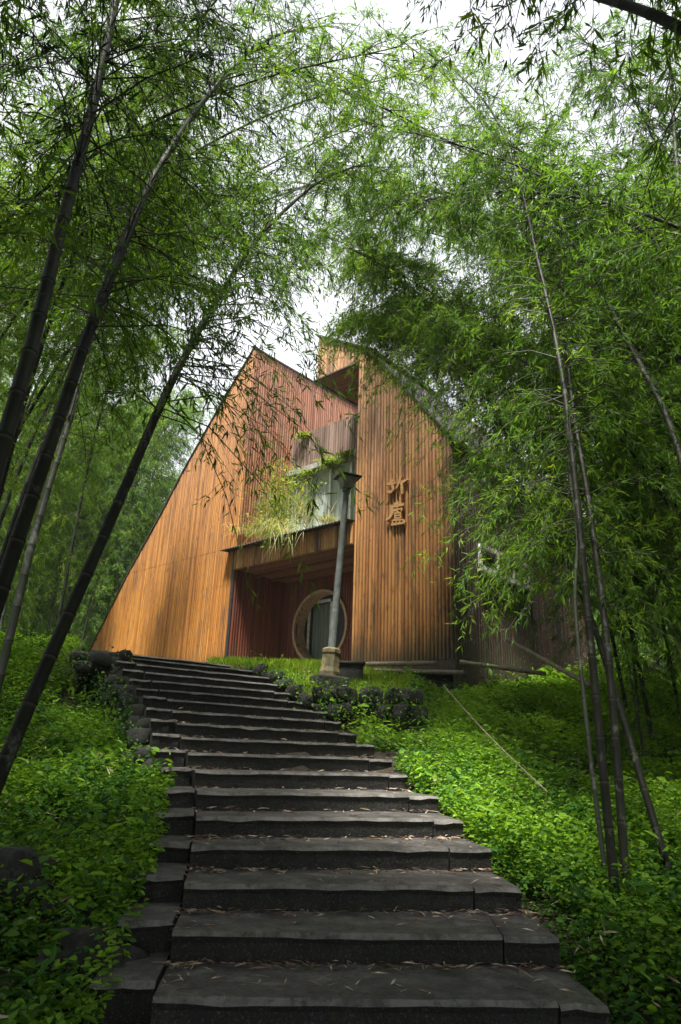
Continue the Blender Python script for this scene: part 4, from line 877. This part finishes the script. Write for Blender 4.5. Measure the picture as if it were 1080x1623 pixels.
L = rc.uniform(.06, .15, n); V, F, k = leaf_geo(np.stack([x, y, ground_z(x, y)+rc.uniform(.08, .3, n)], 1), rc.normal(size=(n, 3))*np.array([1, 1, .35]), L, L*.13, rc, nrm=rc.normal(size=(n, 3))*.5+np.array([0, 0, 1.]))
o = bpy.data.objects.new('leaf_litter', fast_mesh('leaf_litter', V, F, np.repeat(rc.uniform(size=n), k), M['litter'])); C.objects.link(o)
tag(o, 'dry bamboo leaves caught in the undergrowth on both banks', 'fallen leaves', kind='stuff')
# leaves growing over the rubble and the retaining wall
def creeper(n, pts, sp, label):
    P = pts[rc.integers(0, len(pts), n)]+rc.normal(size=(n, 3))*sp; L = rc.uniform(.03, .075, n)
    V, F, q = leaf_geo(P, rc.normal(size=(n, 3))+np.array([-.2, -.8, -.3]), L, L*.6, rc, wide=True, nrm=rc.normal(size=(n, 3))*.5+np.array([0, -.6, .8]))
    o = bpy.data.objects.new('creeper', fast_mesh('creeper', V, F, np.repeat(rc.uniform(0, .7, n), q), M['cover'])); C.objects.link(o); tag(o, label, 'creeper', kind='stuff')
def wpts(o): return np.array([np.array(o.location)+np.mean([v.co for v in c_.data.vertices], axis=0) for c_ in o.children])
creeper(2600, wpts(rw)+np.array([-.12, -.16, .02]), .12, 'small creeping plants growing over the rubble stones left of the upper steps')
creeper(1500, wpts(lw)+np.array([0, -.2, .1]), .12, 'small creeping plants growing over the retaining wall')
# dead bamboo leaves on the treads and in the corners
P, D, Lh = [], [], []
for i in range(0, 12):
    L0, R0 = map(np.array, ST[i]); L1, R1 = map(np.array, ST[i+1]); nn_ = 260 if i < 4 else 120
    for _ in range(nn_):
        u = rc.uniform(0, 1)
        if rc.uniform() < .35: u = rc.beta(.5, 7) if rc.uniform() < .75 else 1-rc.beta(.5, 6)
        vv = 1-abs(rc.normal())*.08 if rc.uniform() < .82 else rc.uniform(.05, 1)
        if not 0 < vv < .985: continue
        f = L0*(1-u)+R0*u; bk = L1*(1-u)+R1*u; p = f+(bk-f)*vv
        P.append((p[0], p[1], STZ[i]+.006+rc.uniform(0, .022))); a_ = rc.uniform(0, 2*pi); D.append((cos(a_), sin(a_), rc.normal()*.12)); Lh.append(rc.uniform(.05, .13))
P = np.array(P); D = np.array(D); Lh = np.array(Lh)
V, F, k = leaf_geo(P, D, Lh, Lh*.13, rc, nrm=rc.normal(size=P.shape)*.5+np.array([0, 0, 1.]))
o = bpy.data.objects.new('leaf_litter', fast_mesh('leaf_litter', V, F, np.repeat(rc.uniform(size=len(P)), k), M['litter'])); C.objects.link(o)
tag(o, 'dry fallen bamboo leaves scattered over the stone steps', 'fallen leaves', kind='stuff')
n = 9000; x = rc.uniform(-5, 4.5, n); y = rc.uniform(2.6, 9, n); ls, rs_ = stair_side(x, y); ok = ls | rs_; x, y = x[ok], y[ok]; n = len(x)
L = rc.uniform(.06, .14, n); V, F, k = leaf_geo(np.stack([x, y, ground_z(x, y)+rc.uniform(.01, .05, n)], 1), np.stack([rc.normal(size=n), rc.normal(size=n), rc.normal(size=n)*.15], 1), L, L*.14, rc, nrm=rc.normal(size=(n, 3))*.4+np.array([0, 0, 1.]))
o = bpy.data.objects.new('leaf_litter', fast_mesh('leaf_litter', V, F, np.repeat(rc.uniform(size=n), k), M['litter'])); C.objects.link(o)
tag(o, 'dry fallen leaves on the soil beside the steps', 'fallen leaves', kind='stuff')
print('leaves', NLEAF[0])

# ------------------------------------------------------------ thin mist between the groves
hz = MB().box(-200, 200, -120, 230, -6, 95).build('haze', bpy.data.materials.new('mist')); hm = hz.data.materials[0]; hm.use_nodes = True; ht = hm.node_tree
for n_ in list(ht.nodes):
    if n_.type == 'BSDF_PRINCIPLED': ht.nodes.remove(n_)
pv = ht.nodes.new('ShaderNodeVolumePrincipled'); pv.inputs['Density'].default_value = .0008; pv.inputs['Color'].default_value = (.9, .95, .95, 1)
ht.links.new(pv.outputs[0], ht.nodes['Material Output'].inputs['Volume'])
tag(hz, kind='stuff')
